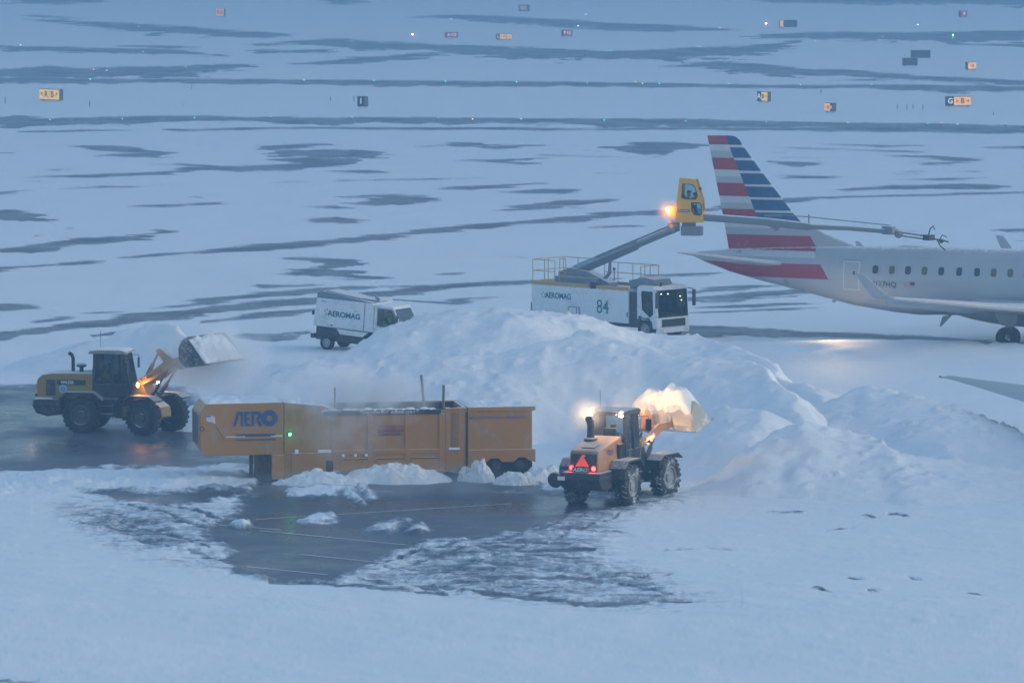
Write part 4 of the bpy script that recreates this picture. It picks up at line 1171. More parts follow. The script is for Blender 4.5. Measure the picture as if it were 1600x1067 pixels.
# small box-bodied truck behind the big pile, nose down
RV = R(-28)
vc = G(509, 547)
vo = vc + Vector((-math.sin(-RV) * 0, 0, 0)) + Vector((math.cos(RV + math.pi / 2), math.sin(RV + math.pi / 2), 0)) * .92
V = thing("service_truck", "small white box truck half hidden behind the big snow pile, driver in a bright vest", "truck", (vo.x, vo.y, 0), RV)
V.rotation_euler = (0, R(4.2), RV)
b = MB(); b.prism([(-.80, 1.12), (-.66, 2.48), (2.50, 2.52), (2.58, 1.15)], -.95, .95)
vb = b.build("box_body", WHITE, V, bevel=.05)
for s in (-1, 1):
    b = MB(); y = s * .957
    b.prism([(-.58, 1.24), (-.47, 2.42), (1.92, 2.45), (1.98, 1.26)], min(y, s * .94), max(y, s * .94)); dp = b.build("side_door", WHITE, vb, bevel=.01)
    b = MB(); b.box((.2, min(y, y + s * .02), 1.22), (.32, max(y, y + s * .02), 1.27)); b.box((1.5, min(y, y + s * .02), 2.05), (1.58, max(y, y + s * .02), 2.08)); b.build("latch", MAT['black'], dp)
b = MB(); b.box((2.02, -.965, 1.2), (2.05, -.94, 2.5)); b.build("body_seam", GREYM, vb)
side_text("AEROMAG", .92, -.966, 1.80, .37, TEAL, vb, bold=.012, sx=1.02)
emblem(T(-.02, -.962, 1.86), .18, TEAL, vb)
b = MB(); b.box((-.40, -.962, 2.34), (-.10, -.95, 2.38)); b.build("small_notice", GREYM, vb)
b = MB(); b.prism([(-.74, 2.46), (-.74, 2.74), (-.45, 2.82), (.55, 2.76), (1.2, 2.66), (1.9, 2.60), (2.3, 2.56), (2.3, 2.48)], -.80, .80)
b.build("roof_cover", GREYM, V, bevel=.06)
b = MB(); b.tube([(-.3, -.6, 2.80), (.6, -.68, 2.72), (1.6, -.6, 2.62), (2.3, -.3, 2.58)], .09, 10); b.build("suction_hose", GREYM, V, smooth=60)
b = MB(); b.lathe([(.09, 2.56), (.09, 2.68), (.05, 2.75), (.001, 2.76)], (2.25, -.1, 0), 'z', 12); b.tube([(2.0, .2, 2.55), (2.15, -.2, 2.85), (2.4, -.25, 2.7)], .025, 6); b.build("beacon", GREYM, V, smooth=50)
b = MB(); b.box((-.72, -.72, .45), (2.6, .72, 1.12)); b.box((.42, -.93, .82), (2.1, -.70, 1.10)); b.build("chassis", MAT['black'], V, bevel=.02)
b = MB(); b.prism([(.55, 1.10), (.75, .86), (2.0, .86), (2.25, 1.10)], -.95, -.80); b.build("side_skirt", WHITE, V)
b = MB(); b.box((-.95, -.85, .5), (-.74, .85, .72)); b.build("rear_bumper", MAT['black'], V, bevel=.03)
b = MB(); b.ball((-.92, -.75, 1.72), (.09, .06, .13), 8); b.build("rear_lamp", MAT['black'], V)
for x in (0, 3.15):
    for s in (-1, 1):
        wheel(V, Matrix(), (x, s * .80, .36 if x == 0 else .55), .36, .24, s, MAT['rimgrey'], MAT['rubber'], lugs=False)
# cab
b = MB()
b.hexa([(2.56, -.92, .6), (4.12, -.92, .6), (4.12, .92, .6), (2.56, .92, .6), (2.56, -.94, 1.46), (4.16, -.92, 1.42), (4.16, .92, 1.42), (2.56, .94, 1.46)])
b.box((2.56, -.94, 1.4), (2.70, .94, 2.40)); b.prism([(2.56, 2.34), (2.60, 2.50), (3.5, 2.48), (3.62, 2.36)], -.88, .88)
for s in (-1, 1):
    b.hexa([(4.06, s * .88 - .04, 1.40), (4.14, s * .88 - .04, 1.40), (4.14, s * .88 + .04, 1.40), (4.06, s * .88 + .04, 1.40), (3.52, s * .82 - .04, 2.38), (3.60, s * .82 - .04, 2.38), (3.60, s * .82 + .04, 2.38), (3.52, s * .82 + .04, 2.38)])
vcab = b.build("cab", WHITE, V, bevel=.03)
b = MB(); b.hexa([(4.09, -.85, 1.44), (4.10, -.85, 1.44), (4.10, .85, 1.44), (4.09, .85, 1.44), (3.56, -.79, 2.36), (3.57, -.79, 2.36), (3.57, .79, 2.36), (3.56, .79, 2.36)])
b.build("windscreen", glass("pale_windscreen", (.72, .80, .82), .3), vcab)
b = MB(); b.tube([(4.10, -.1, 1.46), (3.86, .05, 1.95)], .018, 6); b.build("wiper", MAT['black'], vcab)
b = MB(); b.tube([(4.10, .5, 1.46), (3.88, .62, 1.9)], .018, 6); b.build("wiper", MAT['black'], vcab)
for s in (-1, 1):
    b = MB(); b.prism([(2.72, 1.48), (2.72, 2.32), (3.48, 2.30), (4.02, 1.46)], min(s * .90, s * .905), max(s * .90, s * .905)); b.build("side_window", MAT['darkglass'] if s > 0 else glass("cab_side_glass", (.5, .56, .58), .2), vcab)
b = MB(); b.tube([(3.72, -.86, 2.1), (3.9, -1.08, 2.12)], .02, 6); b.box((3.86, -1.18, 1.8), (3.92, -1.0, 2.14)); b.build("side_mirror", MAT['black'], vcab, bevel=.01)
b = MB(); b.lathe([(.001, -.955), (.11, -.95), (.12, -.93)], (2.86, 0, 1.18), 'y', 16); b.build("fuel_cap", MAT['black'], vcab)
b = MB(); b.tube([(3.15, -.94, 1.25), (3.10, -.97, 1.05), (3.18, -.97, .98), (3.24, -.95, 1.2)], .02, 6); b.build("door_handle", MAT['black'], vcab)
MV = T(vo.x, vo.y, 0) @ Matrix.Rotation(RV, 4, 'Z') @ Ry(4.2)
operator("person in a bright green vest driving the small white box truck", MV @ Vector((2.98, -.36, 1.38)), RV, True, lean=.02)

# de-icing truck
RD = R(-43)
dc = G(1027, 533)
lft = Vector((math.cos(RD + math.pi / 2), math.sin(RD + math.pi / 2), 0))
do = dc + lft * 1.2
D = thing("deicing_truck", "white de-icing truck numbered 84 with a yellow cabin on its raised boom", "truck", (do.x, do.y, 0), RD)
hw = 1.2
b = MB(); b.box((-8.45, -hw, .75), (-1.92, hw, 2.38)); dbx = b.build("tank_body", WHITE, D, bevel=.03)
side_text("AEROMAG", -6.62, -hw - .006, 1.86, .40, TEAL, dbx, bold=.012, sx=.92)
emblem(T(-7.62, -hw - .004, 1.88), .17, TEAL, dbx)
side_text("84", -3.62, -hw - .006, 1.46, .98, TEAL, dbx, bold=.004, sx=.86)
b = MB(); b.box((-5.95, -hw - .012, 1.35), (-5.35, -hw, 1.40)); b.box((-5.95, -hw - .012, .9), (-5.91, -hw, 1.35)); b.box((-5.39, -hw - .012, .9), (-5.35, -hw, 1.35)); b.box((-5.22, -hw - .03, 1.0), (-5.17, -hw, 1.42)); b.build("hatch_frame", GREYM, dbx)
b = MB(); b.box((-8.47, -hw - .02, 1.0), (-8.43, -hw + .05, 1.45)); b.build("side_reflector", MAT['black'], dbx)
b = MB(); b.box((-2.02, -hw - .014, 1.05), (-1.96, -hw, 1.32)); b.build("door_latch", MAT['black'], dbx)
for y0, y1, x0, x1 in ((-hw - .02, -hw + .05, -8.46, -4.55), (-hw - .02, -hw + .05, -4.05, -1.95), (hw - .05, hw + .02, -8.46, -1.95)):
    b = MB(); b.box((x0, y0, 2.385), (x1, y1, 2.55)); b.build("kick_board", RAILY, D)
b = MB(); b.box((-8.48, -hw + .05, 2.385), (-8.42, hw - .05, 2.55)); b.build("kick_board", RAILY, D)
b = MB(); b.box((-4.45, -hw - .03, 2.36), (-4.12, -hw + .25, 2.72)); b.build("control_box", MAT['black'], D, bevel=.02)
b = MB(); b.box((-8.4, -hw + .06, 2.384), (-1.96, hw - .06, 2.40)); b.build("deck_snow", MSNOW, D)
# handrails round the deck
def rail(name, pts, h0, h1, posts, parent, m):
    b = MB()
    for h in (h1, (h0 + h1) / 2): b.tube([(x, y, h) for x, y in pts], .022, 6)
    for x, y in posts: b.tube([(x, y, h0), (x, y, h1)], .022, 6)
    return b.build(name, m, parent)
yr = hw - .06
rail("handrail", [(-6.9, -yr), (-8.4, -yr), (-8.4, yr), (-6.4, yr)], 2.5, 3.62, [(-8.4, -yr), (-7.6, -yr), (-6.9, -yr), (-8.4, 0), (-8.4, yr), (-7.4, yr), (-6.4, yr)], D, RAILY)
rail("handrail", [(-5.6, yr), (-1.98, yr), (-1.98, -.2)], 2.5, 3.52, [(-5.6, yr), (-4.7, yr), (-3.7, yr), (-2.9, yr), (-1.98, yr), (-1.98, .5), (-1.98, -.2)], D, RAILY)
rail("access_ladder", [(-6.55, -yr - .02), (-6.15, -yr - .02)], 2.45, 3.74, [(-6.55, -yr - .02), (-6.15, -yr - .02)], D, RAILY)
b = MB(); b.tube([(-4.2, .3, 2.4), (-4.2, .3, 3.2)], .03, 8); b.ball((-4.2, .3, 3.26), .09, 8); b.build("beacon_pole", GREYM, D, smooth=60)
# chassis and wheels
b = MB(); b.box((-8.2, -.5, .5), (-.3, .5, .78)); b.box((-7.6, -1.1, .42), (-6.2, 1.1, .75)); b.box((-1.9, -hw + .06, .6), (-1.40, hw - .06, 2.34)); b.build("chassis", MAT['black'], D, bevel=.02)
for x in (-.85, -5.4, -6.75):
    for s in (-1, 1): wheel(D, Matrix(), (x, s * 1.0, .5), .5, .34, s, MAT['rimgrey'], MAT['rubber'], lugs=False)
# cab-over cab with big windscreen
b = MB()
b.prism([(-1.36, .98), (-1.36, 2.58), (-1.2, 2.68), (-.30, 2.66), (-.14, 2.50), (-.02, 1.30), (-.02, .60), (-.34, .56), (-.42, .80), (-.58, .98)], -hw, hw)
dcab = b.build("cab", WHITE, D, bevel=.05)
b = MB(); b.hexa([(.0, -hw + .12, 1.16), (.014, -hw + .12, 1.16), (.014, hw - .12, 1.16), (.0, hw - .12, 1.16), (-.115, -hw + .10, 2.44), (-.10, -hw + .10, 2.44), (-.10, hw - .10, 2.44), (-.115, hw - .10, 2.44)])
ws = b.build("windscreen", glass("dusk_windscreen", (.07, .09, .09), .12), dcab)
DARKIN = paint("dark_cab_interior", (.02, .022, .022), .8, 0, 0, 0)
b = MB(); b.hexa([(-.02, -hw + .10, 1.12), (-.004, -hw + .10, 1.12), (-.004, hw - .10, 1.12), (-.02, hw - .10, 1.12), (-.135, -hw + .08, 2.47), (-.119, -hw + .08, 2.47), (-.119, hw - .08, 2.47), (-.135, hw - .08, 2.47)])
b.build("windscreen_surround", DARKIN, dcab)
b = MB(); b.hexa([(.0135, .25, 1.62), (.016, .25, 1.62), (.016, .85, 1.62), (.0135, .85, 1.62), (-.088, .3, 2.36), (-.084, .3, 2.36), (-.084, .85, 2.36), (-.088, .85, 2.36)]); b.build("windscreen_glint", glass("glint_glass", (.5, .62, .62), .4), ws)  # paler, shinier patch laid on the windscreen as a painted glint
for y, z in ((-.85, 2.30), (-.35, 2.28), (.55, 2.12), (.62, 1.92)):
    b = MB(); b.ball((-.06 - (z - 1.9) * .09 + .035, y, z), .032, 6); b.build("cab_light", glow("warm_pinpoint", (1, .8, .3), 2.5), ws)
b = MB(); b.prism([(-1.0, 1.52), (-1.04, 2.34), (-.96, 2.40), (-.34, 2.38), (-.30, 1.30), (-.50, 1.16)], -hw - .008, -hw + .01); b.build("side_window", glass("dark_side_glass", (.10, .13, .15), .3), dcab)
b = MB(); b.prism([(-1.02, 1.50), (-1.06, 2.37), (-.97, 2.43), (-.32, 2.41), (-.28, 1.28), (-.49, 1.13)], -hw - .004, -hw + .012); b.build("window_seal", DARKIN, dcab)
b = MB(); b.prism([(-1.24, .95), (-1.24, 1.18), (-1.05, 1.18), (-1.05, .98)], -hw - .01, -hw + .01); b.build("steps_vent", MAT['black'], dcab)
b = MB(); b.prism([(-.78, .98), (-.56, 1.20), (-.62, 1.06), (-.46, 1.10), (-.66, .88), (-.6, 1.0)], -hw - .008, -hw); b.build("door_emblem", TEAL, dcab)
b = MB(); b.box((-.03, -hw + .35, .66), (.01, hw - .30, 1.04)); gr = b.build("grille", DARKIN, dcab, bevel=.01)
b = MB(); b.box((-.05, -hw + .04, .36), (.04, hw - .04, .60)); b.build("front_bumper", WHITE, D, bevel=.03)
for s in (-1, 1):
    b = MB(); b.box((.02, s * .92 - .16, .40), (.05, s * .92 + .16, .56)); b.build("headlight", paint("unlit_headlight", (.5, .52, .53), .2, 0, .1, 0), D, bevel=.02)
    b = MB(); b.tube([(-.1, s * (hw - .05), 2.5), (.16, s * (hw + .16), 2.45)], .025, 6); b.box((.10, s * (hw + .18) - .10, 1.62), (.18, s * (hw + .18) + .10, 2.42)); b.build("side_mirror", MAT['black'], dcab, bevel=.03)
b = MB(); b.prism([(-1.36, .98), (-1.30, .60), (-1.22, .60), (-1.20, .88), (-1.05, 1.04), (-.62, 1.04), (-.46, .86), (-.42, .60), (-.30, .60), (-.36, .92), (-.56, 1.10), (-1.12, 1.10)], -hw - .03, -hw + .22); b.build("wheel_arch", MAT['black'], dcab)
b = MB(); b.prism([(-2.2, 2.42), (-2.3, 2.86), (-1.3, 3.06), (-.72, 2.98), (-.52, 2.70), (-.9, 2.66), (-1.5, 2.62)], -.75, .55); b.ball((-1.5, -.55, 2.80), (.42, .2, .3), 10)
b.build("cabin_cradle", GREYM, D, bevel=.04)
b = MB(); b.tube([(-.32, -.6, 2.66), (-.28, -.6, 2.86)], .06, 8); b.build("beacon", MAT['black'], D)
# turret, boom and basket
b = MB(); b.box((-7.5, -.55, 2.40), (-4.6, .55, 2.80)); b.prism([(-7.4, 2.80), (-7.4, 3.0), (-6.6, 3.25), (-5.4, 3.1), (-4.0, 2.62), (-4.0, 2.40)], -.35, .35); b.build("turret", GREYM, D, bevel=.03)
A0, A1 = Vector((-6.7, 0, 3.02)), Vector((.20, .05, 5.52))
b = MB()
b.tube([A0, A0.lerp(A1, .08), A0.lerp(A1, .62)], [.26, .30, .24], 4); b.tube([A0.lerp(A1, .60), A1], [.17, .17], 4)
b.tube([A0.lerp(A1, .25) + Vector((0, -.27, .2)), A0.lerp(A1, .98) + Vector((0, -.20, .22))], .05, 6)
bm_ = b.build("boom", GREYM, D)
b = MB(); q = A0.lerp(A1, .36); b.tube([(-4.6, 0, 2.75), (-4.6 + .35, 0, 3.05), q + Vector((0, 0, -.2))], [.10, .10, .07], 10); b.build("lift_cylinder", GREYM, D, smooth=50)
# basket parts share a frame turned to face the aircraft
RB = R(-7)
Bm = T(*A1) @ Matrix.Rotation(RB - RD, 4, 'Z')
b = MB(Bm); b.tube([(-.45, .0, .1), (.1, 0, .12)], .28, 10); b.box((.2, -.4, -.35), (1.25, .4, .10)); b.box((.25, -.25, .10), (.9, .25, .30)); b.ball((-.25, -.2, -.05), .24, 10)
b.build("basket_mount", GREYM, D, bevel=.02)
YC = paint("yellow_cabin_paint", (.66, .36, .03), .4, 0, .05, .25)
zb = .32
cp = [(-.02, zb), (-.06, zb + .35), (.14, zb + 2.14), (.20, zb + 2.20), (.86, zb + 2.14), (.98, zb + 2.05), (1.26, zb + 1.15), (1.34, zb + .55), (1.32, zb + .0)]
w1 = [(.26, zb + 1.22), (.30, zb + 1.92), (.80, zb + 1.86), (.92, zb + 1.75), (1.05, zb + 1.30), (.96, zb + 1.14), (.40, zb + 1.16)]
w2 = [(.74, zb + .98), (1.16, zb + .98), (1.24, zb + .84), (1.24, zb + .42), (1.16, zb + .36), (.90, zb + .38), (.76, zb + .56)]
def walls(bm_, outl, holes, y0, y1):
    """plate with window holes cut by triangulating outline and holes together"""
    from mathutils.geometry import tessellate_polygon, delaunay_2d_cdt
    pts, edges, k = [], [], 0
    loops = [outl] + holes
    for lp in loops:
        n = len(lp); pts += [Vector(p) for p in lp]; edges += [(k + i, k + (i + 1) % n) for i in range(n)]; k += n
    vo_, eo, fo, *_ = delaunay_2d_cdt(pts, edges, [], 0, 1e-5)
    def inside(p, lp):
        r = False
        for i in range(len(lp)):
            (ax, ay), (bx, by) = lp[i], lp[(i + 1) % len(lp)]
            if (ay > p.y) != (by > p.y) and p.x < (bx - ax) * (p.y - ay) / (by - ay) + ax: r = not r
        return r
    keep = [f for f in fo if inside(sum((vo_[i] for i in f), Vector((0, 0))) / len(f), outl) and not any(inside(sum((vo_[i] for i in f), Vector((0, 0))) / len(f), h) for h in holes)]
    n = len(vo_)
    vs = [(v.x, y0, v.y) for v in vo_] + [(v.x, y1, v.y) for v in vo_]
    fs = [tuple(f) for f in keep] + [tuple(i + n for i in reversed(f)) for f in keep]
    kk = 0
    for lp in loops:
        m = len(lp); fs += [(kk + i, kk + (i + 1) % m, kk + (i + 1) % m + n, kk + i + n) for i in range(m)]; kk += m
    bm_._f(vs, fs)
b = MB(Bm)
walls(b, cp, [w1, w2], -.62, -.57); walls(b, cp, [w1, w2], .57, .62)
b.box((-.04, -.58, zb), (1.32, .58, zb + .08)); b.hexa([(.12, -.58, zb + 2.1), (.90, -.58, zb + 2.07), (.90, .58, zb + 2.07), (.12, .58, zb + 2.1), (.16, -.58, zb + 2.19), (.86, -.58, zb + 2.14), (.86, .58, zb + 2.14), (.16, .58, zb + 2.19)])
b.hexa([(-.02, -.58, zb), (.04, -.58, zb), (.04, .58, zb), (-.02, .58, zb), (.13, -.58, zb + 2.1), (.18, -.58, zb + 2.1), (.18, .58, zb + 2.1), (.13, .58, zb + 2.1)])
b.box((1.27, -.58, zb), (1.33, .58, zb + .5))
ycab = b.build("operator_cabin", YC, D, bevel=.01)
for nm, wv in (("upper_window", w1), ("lower_window", w2)):
    for y in (-.60, .60):
        b = MB(Bm); b.prism(wv, y - .004, y + .004); b.build(nm, MAT['glass'], ycab)
        b = MB(Bm); loop = [Vector((p[0], y, p[1])) for p in wv]; b.tube(loop + [loop[0]], .03, 6, False); b.build("window_seal", DARKIN, ycab)
b = MB(Bm); b.hexa([(.95, -.55, zb + 2.05), (.96, -.55, zb + 2.05), (.96, .55, zb + 2.05), (.95, .55, zb + 2.05), (1.28, -.55, zb + .52), (1.29, -.55, zb + .52), (1.29, .55, zb + .52), (1.28, .55, zb + .52)]); b.build("front_window", MAT['glass'], ycab)
b = MB(Bm); b.box((.06, -.632, zb + .50), (.66, -.618, zb + .64)); pl = b.build("cabin_plate", paint("dark_purple_plate", (.10, .06, .09), .5, 0, 0, .1), ycab)
text("lettering", "VESTERGAARD", .085, Bm @ face_m((.36, -.635, zb + .57), (1, 0, 0), (0, 0, 1)), MAT['white_ink'], pl, bold=.001, sx=.95)
b = MB(Bm); b.box((-.36, -.45, zb + .20), (-.02, .45, zb + .78)); b.tube([(-.1, -.4, zb + .78), (-.02, -.4, zb + .98), (.04, -.4, zb + 1.05)], .03, 6); b.build("heater_box", YC, ycab, bevel=.05)
b = MB(Bm); b.box((.30, -.25, zb + .55), (.68, .25, zb + .70)); b.box((.26, -.22, zb + .7), (.36, .22, zb + 1.35)); b.tube([(.95, -.2, zb + .7), (.92, -.2, zb + 1.25)], .03, 6); b.ball((.92, -.2, zb + 1.38), (.16, .10, .13), 8); b.ball((1.05, .3, zb + 1.62), (.12, .08, .12), 8)
b.build("seat_and_controls", MAT['dark_cloth'], ycab, smooth=40)
b = MB(Bm); b.ball((-.43, -.50, zb + .60), .10, 10); b.build("beacon", MAT['amber'], ycab, smooth=80)
lamp("beacon_lamp", 'POINT', Bm @ Vector((-.44, -.66, zb + .58)), 22, (1, .30, .04), D, .05)
MD = T(do.x, do.y, 0) @ Matrix.Rotation(RD, 4, 'Z')
operator("person in a yellow-green vest seated in the yellow cabin on the boom", MD @ Bm @ Vector((.46, .05, zb + .72)), RB, True, lean=.06)
# spray boom from the cabin along the aircraft
S0 = Bm @ Vector((1.30, -.35, zb + .22)); dirv = (Matrix.Rotation(R(-6.5) - RD, 4, 'Z') @ Vector((1, 0, 0)))
def sp(t, dz, off=0.0): return S0 + dirv * t + Vector((0, 0, dz + off))
b = MB(); b.tube([sp(-.1, .05), sp(3.0, -.16), sp(3.7, -.24), sp(5.3, -.40)], [.20, .20, .22, .19], 10); b.tube([sp(5.3, -.40), sp(7.2, -.46), sp(9.3, -.62)], [.14, .12, .12], 10)
sb = b.build("spray_boom", GREYM, D, smooth=50)
b = MB(); b.tube([sp(3.0, .12), sp(3.9, .14)], .06, 6); b.tube([sp(3.9, .16), sp(5.2, .08), sp(9.2, -.30)], .028, 6); b.tube([sp(5.2, -.3), sp(5.2, .22)], .035, 6); b.build("hose", GREYM, sb)
b = MB(); b.prism([(3.2, -.35), (3.6, -.62), (3.75, -.55), (3.72, -.3)], -.1, .1); m_ = T(*S0) @ Matrix.Rotation(R(-6.5) - RD, 4, 'Z'); b.bm.transform(m_); b.build("boom_bracket", GREYM, sb)
b = MB(); b.box(sp(9.1, -.75) - Vector((.3, .14, 0)), sp(9.1, -.35) + Vector((.35, .14, .0))); b.ball(sp(9.6, -.72), .22, 8); b.tube([sp(9.5, -.62), sp(11.0, -.82)], .045, 6); b.tube([sp(9.5, -.78), sp(11.0, -.98)], .045, 6)
nz_ = b.build("extension_joint", GREYM, sb)
b = MB(); b.box(sp(10.95, -1.02) - Vector((.12, .12, .0)), sp(11.3, -.74) + Vector((.0, .12, .0)))
b.tube([sp(11.05, -.8), sp(11.15, -.45), sp(11.3, -.30), sp(11.35, -.5)], .035, 6); b.tube([sp(11.3, -.95), sp(11.7, -1.0), sp(12.05, -1.1)], .04, 6); b.tube([sp(11.6, -1.0), sp(11.75, -.75), sp(11.95, -.85)], .03, 6); b.tube([sp(11.5, -1.0), sp(11.65, -1.3), sp(11.9, -1.5)], .035, 6); b.ball(sp(11.7, -1.05), .12, 8)
b.build("nozzle", MAT['black'], sb)
# ------------------------------------------------------------------ regional jet
RA = R(-19.3)
hv = Vector((math.cos(RA), math.sin(RA), 0)); lv = Vector((-math.sin(RA), math.cos(RA), 0))
ao = G(1575, 545) + lv * 2.97
def AP(px, py, c=0.0):
    """photo pixel to the jet's own (x, z) on its plane y = c"""
    d = Vector(ray(px, py)); o = Vector((0, 0, CAM_H)) - ao
    t = (c - o.dot(lv)) / d.dot(lv)
    p = o + d * t
    return p.dot(hv), p.z
JET = thing("passenger_jet", "grey regional jet with a red, white and blue striped tail, being de-iced", "airplane", (ao.x, ao.y, 0), RA)
def livery():
    M = Mat("jet_livery"); p = M.obj(); x, y, z = M.xyz(p)
    n1 = M.noise(p, .6, 5, .6); n2 = M.noise(p, 5.0, 5, .65)
    grey = M.mix(n1.step(.35, .65) * .5, (.40, .425, .45), (.47, .49, .51))
    Z = lambda yy, xx=1150: AP(xx, yy)[1]
    def band(a, b): return (z < Z(a)) * (z > Z(b))
    def line(p0, p1):                                    # x to the left (aft) of a slanted line
        (xa, za), (xb, zb_) = AP(*p0), AP(*p1)
        return lambda off=0.0: x < (z - za) * ((xb - xa) / (zb_ - za)) + xa + off
    split = line((1133.5, 212), (1184, 338))
    red = None
    for a, b in ((205, 226.5), (247, 265.5), (286, 306.5), (326.5, 345.5)):
        red = band(a, b) if red is None else red.maxi(band(a, b))
    red = red * split()
    lt = None
    for a, b in ((226.5, 236), (265.5, 276), (306.5, 317)):
        lt = band(a, b) if lt is None else lt.maxi(band(a, b))
    lt = lt * split()
    blue_zone = (z > Z(345.5)) * (1.0 - split())
    gaps = None
    for a, b in ((226.5, 230.5), (246.5, 250.5), (266.5, 270.5), (287.5, 291), (307.5, 311), (327.5, 331)):
        gaps = band(a, b) if gaps is None else gaps.maxi(band(a, b))
    end = line((1262, 360), (1306, 436))
    low = (band(366, 388.5).maxi((z < AP(1200, 409)[1]) * (z > AP(1200, 431.5)[1]))) * end()
    pale = (band(388.5, 398).maxi(band(345.5, 355))) * end(-.1)
    aft = x < AP(1330, 400)[0]
    c = M.mix(lt.maxi(pale) * aft, grey, (.58, .60, .63))
    c = M.mix(blue_zone * aft, c, (.012, .075, .20)); c = M.mix(blue_zone * gaps * aft, c, (.55, .58, .60))
    c = M.mix(red.maxi(low) * aft, c, (.36, .025, .045))
    sn = (M.normal_z() + (n2 - .5) * .35).step(.88, .99) * .8
    c = M.mix((n2 * n1).step(.27, .42) * .22, c, (.30, .33, .36))
    c = M.mix(sn, c, SNOW)
    jt = ((x * .42)._m('FRACT') < .012).maxi((z * .9 + .3)._m('FRACT') < .02)
    c = M.mix(jt * .22, c, (.18, .19, .2))
    M.set("Base Color", c); M.set("Roughness", .38 + sn * .4); M.set("Metallic", .0)
    return M.m
LIV = livery()
MAT['shaded'] = glow('hooded_lens', (1, .6, .3), .6)
# fuselage: oval rings
ZT = AP(1482, 386)[1]; ZB = ZT - 3.35
ring = []
for px, t, bt in ((1081, 396.5, 398.5), (1086, 394.2, 401.5), (1100, 392, 408), (1141, 388.5, 424), (1187, 387, 437.5), (1250, 385, 453.5), (1300, 384.3, 467), (1335, 384.3, 476.5), (1400, 384.8, 487.5), (1440, 385.2, 492.0)):
    x, zt_ = AP(px, t); _, zb_ = AP(px, bt)
    ring.append((x, zt_, zb_))
xk = ring[-1][0]
ring += [(xk + 1.2, ZT, ZB), (2.0, ZT, ZB), (9.2, ZT, ZB), (10.6, ZT - .10, ZB + .02), (11.8, ZT - .42, ZB + .10), (12.9, ZT - 1.05, ZB + .28), (13.8, ZT - 1.7, ZB + .55), (14.5, ZT - 2.2, ZB + .9), (14.75, ZT - 2.42, ZB + 1.2)]
seg = 48
vs, fs = [], []
for x, a, c in ring:
    h = (a - c) / 2; m_ = (a + c) / 2; w_ = min(h * (.90 if h > 1 else .96), 1.505)
    for k in range(seg):
        th = 2 * math.pi * k / seg
        vs.append((x, w_ * math.cos(th), m_ + h * math.sin(th)))
for i in range(len(ring) - 1):
    for k in range(seg):
        q, r_ = i * seg + k, i * seg + (k + 1) % seg
        fs.append((q, q + seg, r_ + seg, r_))
fs += [tuple(range(seg)), tuple(range((len(ring) - 1) * seg, len(ring) * seg))[::-1]]
b = MB(); b._f(vs, fs)
fus = b.build("fuselage", LIV, JET, smooth=40)
GREYJ = paint("jet_grey", (.42, .44, .46), .4, 0, .03, .25, cover=.7)
DARKJ = paint("jet_shaded_grey", (.30, .32, .34), .45, 0, .0, .3, cover=.3)
b = MB()
n = 30
vs, fs = [], []
for i in range(n + 1):
    u = i / n; x = -4.6 + u * 11.0
    r_ = math.sin(math.pi * min(1, max(0, u))) ** .45
    for k in range(17):
        th = math.pi + math.pi * k / 16
        vs.append((x, 1.62 * r_ * math.cos(th), ZB + .95 + (1.45) * r_ * math.sin(th)))
for i in range(n):
    for k in range(16): q = i * 17 + k; fs.append((q, q + 17, q + 18, q + 1))
b._f(vs, fs); b.build("belly_fairing", GREYJ, JET, smooth=60)
# flying surfaces: chord sections (leading edge point, trailing edge point, thickness)
def foil(secs, name, m, parent, vert=False):
    prof = [(0, 0), (.02, .3), (.1, .42), (.3, .5), (.6, .36), (.85, .14), (1, .015)]
    lp = prof + [(x, -y) for x, y in prof[-2:0:-1]]
    vs, fs = [], []
    for le, te, th in secs:
        le, te = Vector(le), Vector(te)
        nrm = Vector((0, 1, 0)) if vert else Vector((0, 0, 1))
        vs += [le.lerp(te, u) + nrm * (v * th) for u, v in lp]
    k = len(lp)
    for i in range(len(secs) - 1):
        for j in range(k):
            q, r_ = i * k + j, i * k + (j + 1) % k
            fs.append((q, q + k, r_ + k, r_))
    fs += [tuple(range(k)), tuple(range((len(secs) - 1) * k, len(secs) * k))[::-1]]
    b = MB(); b._f(vs, fs)
    return b.build(name, m, parent, smooth=50)
P3 = lambda px, py, c=0.0: Vector((AP(px, py, c)[0], c, AP(px, py, c)[1]))
foil([(P3(1338, 386), P3(1139, 391), .34), (P3(1292, 366), P3(1136, 372), .32), (P3(1252, 347), P3(1131, 345), .32), (P3(1240, 334), P3(1128.5, 330), .31), (P3(1196, 276), P3(1117.5, 275), .26), (P3(1161, 228), P3(1108.3, 228), .20), (P3(1156, 219), P3(1106.4, 219), .17), (P3(1149, 213.5), P3(1105.4, 213.5), .12), (P3(1142, 212), P3(1105, 212), .03)], "tail_fin", LIV, JET, True)
